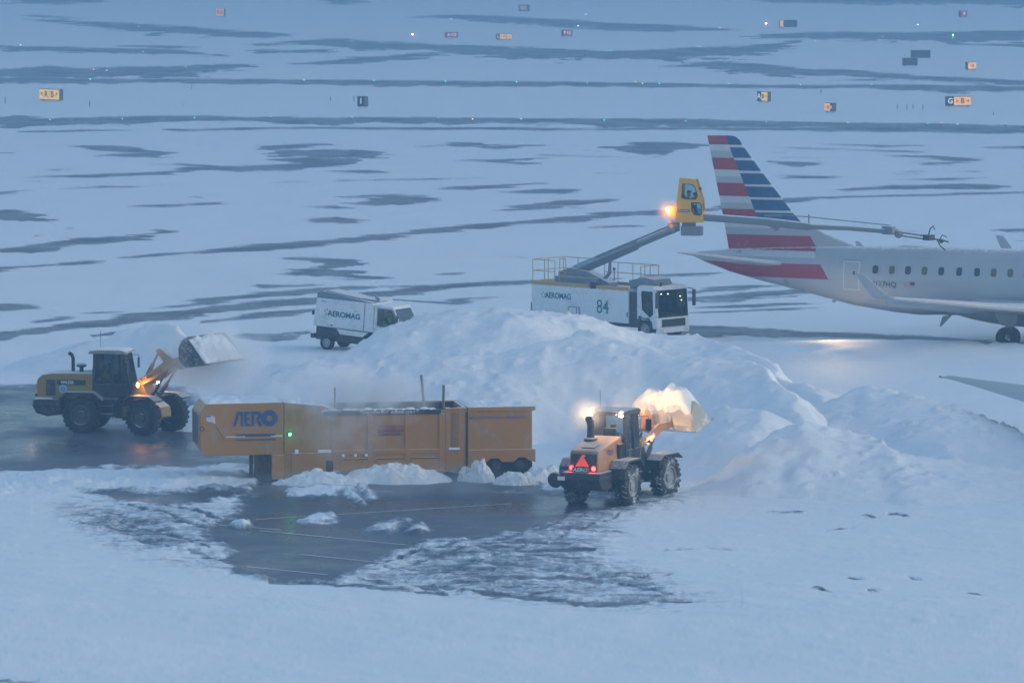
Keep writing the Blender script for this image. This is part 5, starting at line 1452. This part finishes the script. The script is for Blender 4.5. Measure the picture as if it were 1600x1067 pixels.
for s in (-1, 1):
    tipz = AP(1064, 395, -5.0)[1]
    rl, rt, tl, tt = AP(1232, 412, -.9)[0], AP(1138, 410, -.9)[0], AP(1071, 394, -5.0)[0], AP(1055, 397, -5.0)[0]
    rz_ = AP(1228, 412.5, -1.0)[1]
    foil([((rl, s * .5, rz_ - .05), (rt, s * .5, rz_ - .05), .30), ((tl + .2, s * 4.8, tipz - .03), (tt, s * 4.8, tipz - .03), .13), ((tl - .1, s * 5.0, tipz), (tt, s * 5.0, tipz), .03)], "tailplane", GREYJ, JET)
    w = foil([((4.4, s * 1.2, 1.75), (-2.4, s * 1.2, 1.85), .75), ((3.4, s * 1.75, 1.78), (-2.3, s * 1.75, 1.90), .68), ((.9, s * 5.2, 2.15), (-2.7, s * 5.2, 2.28), .42), ((-2.2, s * 11.3, 2.92), (-4.25, s * 11.3, 2.96), .22), ((-3.05, s * 12.8, 3.12), (-4.05, s * 12.8, 3.12), .15)], "wing", GREYJ, JET)
    wl = foil([((-3.05, s * 12.78, 3.12), (-4.05, s * 12.78, 3.12), .12), ((-3.35, s * 13.0, 3.28), (-4.15, s * 13.0, 3.24), .10), ((-4.35, s * 13.55, 4.30), (-4.80, s * 13.55, 4.33), .06)], "winglet", GREYJ, w, True)
    for yy, xx in ((3.6, -3.2), (6.6, -3.5), (9.3, -4.1)):
        z_ = 1.62 + (yy - 1.75) * .115
        b = MB(); b.ball((xx + 1.0, s * yy, z_ + .12), (1.35, .13, .24), 14); b.build("flap_fairing", GREYJ, w, smooth=80)
    # engine under the wing
    ec = (3.9, s * 4.1, 1.32)
    b = MB(); b.lathe([(.30, -2.6), (.55, -1.9), (.72, -.9), (.80, .6), (.76, 1.2), (.66, 1.25), (.60, .6), (.001, .4)], ec, 'x', 28)
    b.build("engine", GREYJ, JET, smooth=50)
    b = MB(); b.prism([(5.0, 2.05), (3.0, 2.3), (.4, 2.1), (1.6, 1.7), (4.6, 1.95)], s * 4.1 - .12, s * 4.1 + .12); b.build("engine_pylon", GREYJ, JET)
    # main gear
    b = MB(); b.tube([(.05, s * 2.97, .55), (.0, s * 2.8, 1.9)], .12, 10); b.prism([(-.75, 1.95), (-.62, 1.55), (-.35, 1.15), (.2, 1.05), (.45, 1.4), (.52, 1.9)], s * 2.97 - .06 - .3 * (s > 0), s * 2.97 + .06 + .3 * (s < 0)); b.tube([(.0, s * 2.6, .55), (.0, s * 3.34, .55)], .08, 8)
    lg = b.build("main_gear_leg", DARKJ, JET, bevel=.02)
    for dy in (-.30, .30):
        b = MB(); b.lathe([(.22, -.15), (.46, -.16), (.53, -.10), (.55, 0), (.53, .10), (.46, .16), (.22, .15)], (0, s * 2.97 + dy, .55), 'y', 28); wh = b.build("wheel", MAT['rubber'], lg, smooth=40)
b = MB(); b.tube([(11.3, 0, .36), (11.4, 0, 1.8)], .09, 10); ng = b.build("nose_gear_leg", DARKJ, JET)
for dy in (-.2, .2):
    b = MB(); b.lathe([(.14, -.10), (.33, -.10), (.37, 0), (.33, .10), (.14, .10)], (11.3, dy, .37), 'y', 22); b.build("wheel", MAT['rubber'], ng, smooth=40)
# windows, door, marks on the starboard side
def skin_y(z):                                          # half-width of the constant section at height z
    h = (ZT - ZB) / 2; u = max(-1, min(1, (z - (ZT + ZB) / 2) / h))
    return h * .90 * math.sqrt(max(0.0, 1 - u * u))
def side_patch(x0, x1, z0, z1, off, m, name, parent, s=-1, radius=.3, yadd=0.0):
    """rounded panel following the fuselage side"""
    nz, nx = 8, 6
    me = MB(); vs, fs = [], []
    for i in range(nz + 1):
        for j in range(nx + 1):
            u, v = j / nx * 2 - 1, i / nz * 2 - 1
            k = 1 - radius * (abs(v) ** 4) * .6
            x = (x0 + x1) / 2 + u * (x1 - x0) / 2 * k
            z = (z0 + z1) / 2 + v * (z1 - z0) / 2 * (1 - radius * abs(u) ** 4 * .6)
            vs.append((x, s * (min(skin_y(z), 1.505) + off + yadd), z))
    for i in range(nz):
        for j in range(nx): q = i * (nx + 1) + j; fs.append((q, q + 1, q + nx + 2, q + nx + 1))
    me._f(vs, fs)
    o = me.build(name, m, parent, smooth=60)
    return o
WIN = Mat("cabin_window"); WIN.set("Base Color", (.035, .05, .06)); WIN.set("Roughness", .15 + WIN.noise(WIN.obj(), 2.0) * .2); WIN = WIN.m
WINL = Mat("warm_cabin_window"); WINL.set("Base Color", (.075, .08, .065)); WINL.set("Emission Color", (.9, .75, .35)); WINL.set("Emission Strength", .008 + WINL.noise(WINL.obj(), 3.0) * .012); WINL = WINL.m
for i, px in enumerate((1367, 1393, 1418, 1444, 1470, 1498, 1526, 1552, 1578, 1604, 1630, 1656, 1682, 1708, 1734, 1760, 1786, 1812)):
    x, z = AP(px, 421.3 + (px - 1367) * .0268, -1.5)
    fr = side_patch(x - .19, x + .19, z - .245, z + .245, .004, GREYJ, "window_frame", fus)
    side_patch(x - .145, x + .145, z - .20, z + .20, .012, WINL if i in (1, 3, 7, 8) else WIN, "window_pane", fr)
x0, zt_ = AP(1316.5, 408, -1.4); x1, zb_ = AP(1342, 454, -1.4)
DW = paint("pale_door_edge", (.62, .65, .68), .5, 0, .1, 0)
yd = {}
fr_ = ring[:]
def local_half(x):
    for (xa, ta, ca), (xb, tb, cb) in zip(ring, ring[1:]):
        if xa <= x <= xb:
            t = (x - xa) / (xb - xa); return (ta + (tb - ta) * t, ca + (cb - ca) * t)
    return ring[-1][1:]
def skin_at(x, z):
    a, c = local_half(x); h = (a - c) / 2; u = max(-1, min(1, (z - (a + c) / 2) / h))
    return min(h * .90, 1.505) * math.sqrt(max(0, 1 - u * u))
def skin_patch(x0, x1, z0, z1, off, m, name, parent, s=-1):
    nz, nx = 12, 6; vs, fs = [], []
    for i in range(nz + 1):
        for j in range(nx + 1):
            x, z = x0 + (x1 - x0) * j / nx, z0 + (z1 - z0) * i / nz
            vs.append((x, s * (skin_at(x, z) + off), z))
    for i in range(nz):
        for j in range(nx): q = i * (nx + 1) + j; fs.append((q, q + 1, q + nx + 2, q + nx + 1))
    me = MB(); me._f(vs, fs); return me.build(name, m, parent, smooth=60)
dr = skin_patch(x0, x1, zb_, zt_, .012, DW, "service_door", fus)
skin_patch(x0 + .05, x1 - .05, zb_ + .05, zt_ - .06, .02, GREYJ, "door_panel", dr)
xm, zm_ = AP(1334, 427, -1.4)
skin_patch(xm - .06, xm + .06, zm_ - .08, zm_ + .08, .028, WIN, "door_window", dr)
skin_patch(x0 - .03, x1 + .05, zt_ + .0, zt_ + .07, .03, DARKJ, "door_hood", dr)
def decal_text(body, px, py, size, m, sx=1.0):
    x, z = AP(px, py, -1.48)
    o = text("lettering", body, size, face_m((x, 0, z), (1, 0, 0), (0, 0, 1)), m, fus, depth=.002, bold=.006, sx=sx)
    for v in o.data.vertices: v.co.y = -(skin_at(v.co.x, v.co.z) + .012) + (.003 if v.co.y > 0 else 0)
decal_text("N117HQ", 1379, 444.5, .37, paint("registration_ink", (.07, .08, .10), .5, 0, 0, 0), 1.0)
xa, za = AP(1411, 440.5, -1.48); xb, zb2 = AP(1429.5, 450, -1.48)
fm = Mat("flag_print"); fx, fy, fz = fm.xyz(fm.obj()); fcol = fm.mix(((fz * (2 * math.pi / .046))._m('SINE') > 0), (.62, .40, .42), (.42, .25, .28)); fcol = fm.mix((fx > xb - .24) * (fz > za - .17), fcol, (.06, .08, .13)); fm.set("Base Color", fcol)
skin_patch(xa, xb, zb2, za, .010, fm.m, "flag_decal", fus)
for px, py, w_, h_ in ((1227, 441, 9, 8),):
    x, z = AP(px, py, -.9); skin_patch(x - .14, x + .14, z - .12, z + .12, .012, DARKJ, "outflow_vent", fus)
# antennas and top hump
b = MB(); q = P3(1468, 510); r_ = P3(1473, 499); t = P3(1486, 494); b.prism([(q.x, q.z), (q.x + .08, q.z), (t.x + .1, t.z + .1), (r_.x, r_.z + .15)], -.04, .04); b.build("blade_antenna", DARKJ, fus)
b = MB(); q = P3(1346, 386); b.prism([(q.x - .2, q.z - .1), (q.x - .32, q.z + .28), (q.x - .12, q.z + .28), (q.x + .25, q.z - .1)], -.03, .03); b.build("top_antenna", GREYJ, fus)
b = MB(); q = P3(1428, 386); b.ball((q.x, 0, q.z - .05), (1.0, .3, .16), 14); b.build("radome_hump", GREYJ, fus, smooth=80)
b = MB(); q = P3(1158, 393); b.prism([(q.x - .2, q.z - .1), (q.x + .1, q.z + .12), (q.x + .16, q.z - .1)], -.45, -.40); b.build("tail_antenna", DARKJ, fus)
# inspection light below the tail throwing its beam on the snow
lx, lz = AP(1305, 470, 0)
tg = G(1306, 541)
tl = Vector(((tg - ao).dot(hv), (tg - ao).dot(lv), .3))
b = MB(); b.lathe([(.10, -.02), (.10, -.10), (.06, -.12)], (lx, -.2, lz + .06), 'z', 12); il = b.build("inspection_light", GREYJ, fus, smooth=50)
b = MB(); b.lathe([(.001, -.125), (.075, -.122)], (lx, -.2, lz + .06), 'z', 12); b.build("lens", MAT['shaded'], il)
lamp("inspection_lamp", 'SPOT', (lx, -.2, lz - .14), 2400, (1, .60, .27), JET, .05, target=tl, spot=46, blend=1.0)

# ------------------------------------------------------------------ another aircraft, only a wing tip of it in view
w0, w1, w2 = G(1468, 589.5, 2.25), G(1600, 606, 2.02), G(1600, 628, 1.95)
w0b = G(1474, 588.6, 2.25)
ext = lambda a, c, k: a + (c - a) * k
WG = thing("parked_aircraft", "teal-grey wing tip of a second aircraft reaching in at the right edge", "airplane", (w1.x + 7, w1.y - 8, 0), 0)
base = Vector(WG.location)
TEALG = paint("teal_grey_wing", (.20, .27, .30), .45, 0, .05, .3, cover=.25)
k2 = 3.2
foil([(w0 - base, w0 - base + Vector((0, -.08, 0)), .03), (w0b - base + Vector((.25, .0, 0)), w0 - base + Vector((.35, -.55, 0)), .14), (w1 - base, w2 - base, .42), (ext(w0, w1, k2) - base, ext(w0, w2, k2) - base, .9)], "wing", TEALG, WG)
c0 = (ext(w0, w1, k2) + ext(w0, w2, k2)) / 2 - base
ax = (w1 - w2).normalized(); ax.z = 0; ax.normalize()
b = MB(T(c0.x, c0.y, 2.3) @ Matrix.Rotation(math.atan2(ax.y, ax.x), 4, 'Z') @ T(0, -1.2, 0))
b.lathe([(.02, -13), (.5, -11.5), (1.2, -8), (1.35, -5), (1.35, 6), (1.1, 8), (.5, 9.3), (.02, 9.7)], (0, 0, 0), 'x', 32); b.build("fuselage", TEALG, WG, smooth=40)
b = MB(T(c0.x, c0.y, 0) @ Matrix.Rotation(math.atan2(ax.y, ax.x), 4, 'Z') @ T(0, -1.2, 0))
for x, y in ((-1, -2.2), (-1, 2.2), (7, 0)): b.tube([(x, y, .4), (x, y * .7, 1.8)], .1, 8); b.lathe([(.15, -.15), (.42, -.15), (.45, 0), (.42, .15), (.15, .15)], (x, y, .45), 'y', 20)
b.build("landing_gear", MAT['black'], WG)
b = MB(); b.ball(w0 - base + Vector((.02, -.05, .03)), .05, 8); b.build("tip_light", MAT['black'], WG)
# ------------------------------------------------------------------ airfield guidance signs
SGY = glow("lit_yellow_sign", (1.0, .55, .10), .42); SGY2 = glow("dim_lit_yellow_sign", (.98, .45, .13), .42)
SGR = glow("lit_red_sign", (.42, .06, .09), .10); SGK = paint("black_sign_face", (.012, .012, .014), .5, 0, 0, 0)
SGB = paint("dark_sign_box", (.055, .065, .075), .6, 0, .05, .1); SGD = paint("sign_back", (.05, .06, .07), .6, 0, 0, .1)
SGW = glow("lit_white_legend", (.9, .85, .8), .35)
SIGNM = {'y': (SGY, MAT['black_ink']), 'p': (SGY2, MAT['black_ink']), 'r': (SGR, SGW), 'k': (SGK, SGW), 'd': (SGD, None)}
def arrow(M, ang, s, m, parent):
    b = MB(M @ Matrix.Rotation(ang, 4, 'Z'))
    b.prism([(-.5 * s, -.05 * s), (.2 * s, -.05 * s), (.05 * s, -.28 * s), (.16 * s, -.34 * s), (.5 * s, 0), (.16 * s, .34 * s), (.05 * s, .28 * s), (.2 * s, .05 * s), (-.5 * s, .05 * s)], -.003, .004, 'z')
    return b.build("arrow", m, parent)
def sign(label, x0, x1, y0, y1, side, panels, yaw):
    """front face between photo x0..x1, y0..y1; side: +1 box end seen at the right, -1 at the left; panels: (share, colour, legend)"""
    xc = (x0 + x1) / 2
    g = G(xc, y1 + 1.5)
    sc = FPX / (g.y * CP + CAM_H * SP)
    Wd, Hd, dp = (x1 - x0) / sc / math.cos(yaw), (y1 - y0) / sc, .55
    o = thing("airfield_sign", label, "airfield sign", g, -side * yaw, "airfield guidance signs")
    z0 = 1.5 / sc + .02
    b = MB(); b.box((-Wd / 2, .01, z0), (Wd / 2, dp, z0 + Hd)); b.build("sign_box", SGB, o, bevel=.02)
    for k in (-.38, .38):
        b = MB(); b.tube([(k * Wd, dp / 2, -.05), (k * Wd, dp / 2, z0 + .02)], .05, 8); b.build("leg", SGB, o)
    tot = sum(p[0] for p in panels); x = -Wd / 2
    for sh, c, lg in panels:
        w_ = Wd * sh / tot
        m, ink = SIGNM[c]
        b = MB(); b.box((x + .03, -.012, z0 + .06), (x + w_ - .03, .006, z0 + Hd - .06)); f = b.build("sign_face", m, o)
        if lg:
            items = lg.split(); n = sum(1 if t[0] == '<' else max(1.0, len(t) * .62) for t in items); cx = x + w_ * .10; u = w_ * .80 / n
            hs = min(Hd * .62, u * 1.5)
            for t in items:
                wd = u * (1 if t[0] == '<' else max(1.0, len(t) * .62))
                Mx = face_m((cx + wd / 2, -.018, z0 + Hd / 2), (1, 0, 0), (0, 0, 1))
                if t[0] == '<': arrow(Mx, R(float(t[1:])), min(wd * .85, hs), ink, f)
                else: text("lettering", t, hs * 1.25, Mx, ink, f, bold=.012, sx=min(1.0, wd / (len(t) * hs * .80)))
                cx += wd
        x += w_
    return o
Y4 = R(42)
sign("lit yellow sign with arrows beside R and B, alone at the left", 60, 94, 139.5, 157, 1, [(1, 'y', '<135 R'), (1, 'y', 'B <45')], Y4)
sign("small dim pinkish-yellow sign, farthest at the upper left", 337.5, 350, 14, 26, 1, [(1, 'p', 'R A')], R(25))
sign("dim red sign reading 13-31, topmost near the middle", 810, 826, 8, 18, 1, [(1, 'r', '13-31')], R(20))
sign("dim red sign left of the small yellow arrow sign", 697, 716, 51, 59, -1, [(1, 'r', 'A 4-22')], R(20))
sign("dim red sign right of the small yellow arrow sign", 879, 895, 47, 57, -1, [(1, 'r', 'P 4-22')], R(20))
sign("small yellow arrow sign between two dim red signs", 776, 800, 53.5, 62, -1, [(1, 'k', 'L'), (4, 'y', '<180 G <0')], R(12))
sign("yellow sign with a narrow dark code panel, right of the middle", 1183, 1199, 143.5, 159, 1, [(2, 'k', 'A'), (3, 'y', 'B <0')], R(42))
sign("narrow orange-yellow sign turned away, below the dark code panel sign", 1288, 1300, 161, 175, 1, [(3, 'p', '<0'), (1, 'k', 'A')], R(48))
sign("long orange-yellow sign with a dark G panel and arrows each side of B", 1479, 1518, 151, 166, -1, [(1, 'k', 'G'), (2.6, 'p', '<180 B <0')], R(15))
sign("small orange-yellow sign above the long G and B sign", 1512, 1526, 97.5, 109, -1, [(1, 'p', '<0')], R(30))
sign("small dim red sign with a dark end, farthest at the upper right", 1501, 1512, 17, 27, -1, [(1, 'r', '4')], R(35))
sign("dark sign seen from its back with a thin yellow end, near an orange lamp", 1218, 1246, 32, 43, -1, [(1, 'p', ''), (3.4, 'd', '')], R(10))
sign("dark back of a sign, upper right one of an overlapping pair", 1424, 1454, 79, 91, -1, [(1, 'd', '')], R(8))
sign("dark back of a sign, lower left one of an overlapping pair", 1411, 1434, 91, 103, -1, [(1, 'd', '')], R(8))
sign("black sign with a white-framed numeral, alone left of the middle", 558, 570, 151, 167, 1, [(1, 'k', '1')], R(38))

# ------------------------------------------------------------------ lights set along the taxiways
LC = {'green': ((.10, 1.0, .55), 4.5), 'bright green': ((.10, 1.0, .25), 16.0), 'blue': ((.35, .45, 1.0), 12.0), 'orange': ((1.0, .42, .12), 5.0), 'bright orange': ((1.0, .30, .06), 22.0), 'white': ((.9, .95, 1.0), 4.0), 'pinkish': ((1.0, .55, .5), 3.5)}
LM = {k: glow(k.replace(' ', '_') + "_lens", c, s) for k, (c, s) in LC.items()}
def taxi_light(label, px, py, c, group):
    g = G(px, py)
    sc = FPX / g.y
    o = thing("taxiway_light", label, "taxiway light", g, 0, group)
    r_ = (1.35 if 'bright' in c else .62) / sc
    b = MB(); b.lathe([(.12, -.03), (.12, .03), (.05, .06), (.045, max(.1, .25))], (0, 0, 0), 'z', 10); st = b.build("stem", SGB, o)
    b = MB(); b.ball((0, 0, .25 + r_ * .7), r_, 8); b.build("lens", LM[c], o, smooth=80)
ORD = ["first", "second", "third", "fourth", "fifth", "sixth", "seventh", "eighth", "ninth", "tenth", "eleventh", "twelfth"]
near_row = [(191, 191), (304, 189), (423, 188), (550, 188), (684, 189), (814, 191), (944, 192.5), (1071, 194), (1197.5, 195.5), (1325, 197), (1449, 198), (1571, 198)]
for i, (x, y) in enumerate(near_row): taxi_light(f"green light in the nearer long dark strip, {ORD[i]} green one from the left", x, y, 'green', "green lights along the nearer strip")
far_row = [(141, 128), (475, 129.5), (585, 130.5), (696, 131.5), (807, 132.5), (917.5, 134), (1030.5, 135), (1139, 135), (1251, 137), (1362, 137)]
for i, (x, y) in enumerate(far_row): taxi_light(f"green light in the thin farther strip above the stakes, {ORD[i]} green one from the left", x, y, 'green', "green lights along the thin farther strip")
for lb, x, y, c in (("faint green light in the broad dark strip above the R and B sign", 290, 109, 'green'), ("faint green light in the broad dark band under the right red sign", 954, 82.5, 'green'), ("faint green light at the right end of the broad dark band", 1094, 77, 'green'), ("faint green light below the dark sign with a yellow end", 1274, 68, 'green'),
        ("brightest green light, in the far dark strip above the overlapping signs", 1489, 59, 'bright green')): taxi_light(lb, x, y, c, "scattered far green lights")
for lb, x, y in (("blue light at the left below a far dark strip", 224, 84.5), ("blue light above the left dim red sign", 705, 33), ("blue light just above the right dim red sign", 903, 44), ("topmost blue light, right of the 13-31 sign", 915.5, 26), ("blue-white light left of the farthest right red sign", 1434, 42)): taxi_light(lb, x, y, 'blue', "blue taxiway edge lights")
for lb, x, y in (("bright orange lamp left of the left dim red sign", 644.5, 58), ("bright orange lamp beside the dark sign with a yellow end", 1197, 40.5)): taxi_light(lb, x, y, 'bright orange', "bright orange lamps")
for lb, x, y, c in (("white light at the far left end of a dark strip", 32, 74, 'white'), ("left of two pinkish lights above the R and B sign", 146, 112.5, 'pinkish'), ("right of two pinkish lights above the R and B sign", 167, 114, 'pinkish'), ("pinkish light below the R and B sign", 78, 192, 'pinkish'), ("pale light in the far dark streak at the upper left", 217, 45, 'pinkish'), ("orange light in the nearer strip left of the middle", 738.5, 191, 'orange'), ("orange light in the thin farther strip", 993, 133, 'orange'), ("white light beside the orange one in the thin farther strip", 1004, 134.5, 'white'), ("orange light under the long G and B sign", 1471, 197, 'orange'), ("white light under the long G and B sign", 1496, 199, 'white'), ("orange light in the far strip left of the brightest green", 1379, 61, 'orange'), ("pale orange light at the right tip of the long far streak", 1125, 47, 'orange')): taxi_light(lb, x, y, c, "small inset lights in the dark strips")

# ------------------------------------------------------------------ snow stakes
STK = paint("dark_stake", (.05, .07, .09), .7, 0, .1, 0)
for lb, x, y, hp in (("thin dark stake at the far left edge", 8, 161, 8), ("thin dark stake below the right end of the R and B sign", 140, 167, 8), ("thin dark stake above the strip, left upper one", 299, 139, 6), ("short dark stake right of the R and B sign", 286, 166, 4), ("thin dark stake left of the framed numeral sign", 516, 158, 7), ("thin dark stake close beside the framed numeral sign", 553, 158, 7), ("thin dark stake above the narrow turned sign", 1283, 147, 6), ("leftmost of four stakes left of the G and B sign", 1402, 171, 7), ("second of four stakes left of the G and B sign", 1417, 172, 7), ("third of four stakes left of the G and B sign", 1426.5, 170, 7), ("rightmost of four stakes left of the G and B sign", 1442, 172, 7), ("short dark stake below the G and B sign", 1552, 180, 4)):
    g = G(x, y); h_ = hp * g.y / FPX
    b = MB(); b.tube([(0, 0, -.05), (0, 0, h_ * .6), (.02, 0, h_)], [.045, .04, .035], 6); b.lathe([(.001, h_ * .9), (.06, h_ * .92), (.05, h_ * 1.02), (.001, h_ * 1.04)], (.02, 0, 0), 'z', 8)
    o = b.build("snow_stake", STK, None); o.location = g
    tag(o, lb, "stake", "thin snow stakes")

# ------------------------------------------------------------------ painted lines on the cleared pavement
PLN = paint("worn_white_line", (.13, .15, .17), .7, 0, .1, .4)
for a, c in (((396, 812), (800, 787)), ((405, 829), (652, 853)), ((468, 866), (606, 880)), ((385, 885), (512, 898)), ((300, 817), (440, 828))):
    p, q = G(*a), G(*c); d = (q - p).normalized(); n_ = Vector((-d.y, d.x, 0)) * .05
    n = 40; vs = []
    for i in range(n + 1):
        m_ = p.lerp(q, i / n) ; vs += [m_ + n_ + Vector((0, 0, .012)), m_ - n_ + Vector((0, 0, .012))]
    b = MB(); b._f(vs, [(2 * i, 2 * i + 1, 2 * i + 3, 2 * i + 2) for i in range(n)])
    tag(b.build("pavement_line", PLN), kind='structure')
# ------------------------------------------------------------------ haze: even air round camera and scene
def vol_box(name, lo, hi, m):
    bm = bmesh.new()
    bmesh.ops.create_cube(bm, size=1.0)
    for v in bm.verts:
        v.co = Vector([lo[i] if v.co[i] < 0 else hi[i] for i in range(3)])
    me = bpy.data.meshes.new(name); bm.to_mesh(me); bm.free()
    return link_mesh(name, me, m)
def haze_mat():
    m = bpy.data.materials.new("hazy_air"); m.use_nodes = True
    nt = m.node_tree
    nt.nodes.remove(nt.nodes["Principled BSDF"])
    v = nt.nodes.new("ShaderNodeVolumePrincipled")
    v.inputs["Color"].default_value = (0.20, 0.385, 0.60, 1)
    v.inputs["Density"].default_value = HAZE
    v.inputs["Anisotropy"].default_value = 0.1
    nt.links.new(v.outputs[0], nt.nodes["Material Output"].inputs["Volume"])
    return m
HAZE = 0.00135
def mist(name, c, rad, rz, dens, sc, lo, hi, color=(.93, .96, 1.0)):
    """soft drifting cloud: density falls to nothing at the edge of its ellipsoid and is torn by noise"""
    m = bpy.data.materials.new(name); m.use_nodes = True
    nt = m.node_tree
    nt.nodes.remove(nt.nodes["Principled BSDF"])
    v = nt.nodes.new("ShaderNodeVolumePrincipled")
    v.inputs["Color"].default_value = (*color, 1); v.inputs["Anisotropy"].default_value = .2
    tc = nt.nodes.new("ShaderNodeTexCoord")
    ln = nt.nodes.new("ShaderNodeVectorMath"); ln.operation = 'LENGTH'
    nt.links.new(tc.outputs["Object"], ln.inputs[0])
    r2 = S(nt, ln.outputs["Value"])
    mp = nt.nodes.new("ShaderNodeMapping"); nt.links.new(tc.outputs["Object"], mp.inputs[0]); mp.inputs[3].default_value = rad
    nz = nt.nodes.new("ShaderNodeTexNoise"); nt.links.new(mp.outputs[0], nz.inputs["Vector"]); nz.inputs["Scale"].default_value = sc; nz.inputs["Detail"].default_value = 3
    d = (1.0 - r2.mini(1.0) * r2.mini(1.0)) * S(nt, nz.outputs["Fac"]).step(lo, hi) * dens
    nt.links.new(d.s, v.inputs["Density"])
    nt.links.new(v.outputs[0], nt.nodes["Material Output"].inputs["Volume"])
    b = MB(); b.ball((0, 0, 0), 1.0, 20)
    o = b.build(name, m); o.location = c; o.scale = rad; o.rotation_euler = (0, 0, rz)
    return tag(o, kind='stuff')
ML_M = T(mc.x, mc.y, 0) @ Matrix.Rotation(MRZ, 4, 'Z')
mist("steam", ML_M @ Vector((5.6, 1.0, 3.0)), (3.8, 2.8, 1.5), MRZ, 1.2, .9, .38, .66)
mist("steam", ML_M @ Vector((5.2, -.9, 2.2)), (2.0, 1.0, 1.7), MRZ, .6, 1.0, .35, .65)
mist("steam", ML_M @ Vector((6.5, -4.5, .35)), (6.5, 4.0, .8), MRZ, .16, .5, .40, .65)
mist("snow_or_halo_mist", MW @ Vector((1.6, .9, 3.4)), (3.4, 2.6, 2.2), RLZ, .13, .7, .2, .6)
mist("snow_or_halo_mist", MW @ Vector((.05, .62, 3.30)), (.85, .80, .75), RLZ, .75, 1.6, .1, .6)  # small cloud added round the roof lamp to give it a halo
mist("snow_or_halo_mist", MD @ Bm @ Vector((-.44, -.62, zb + .60)), (.75, .6, .7), RB, .6, 1.6, .1, .6)  # cloud put round the beacon so that its glow spreads
mist("snow_or_halo_mist", MA @ FA @ Vector((4.3, .0, 3.2)), (2.9, 2.0, 1.8), RLA, 1.3, .8, .35, .65)
tag(vol_box("haze", (-1600, -40, -1.4), (1600, 3300, 26.5), haze_mat()), kind='stuff')
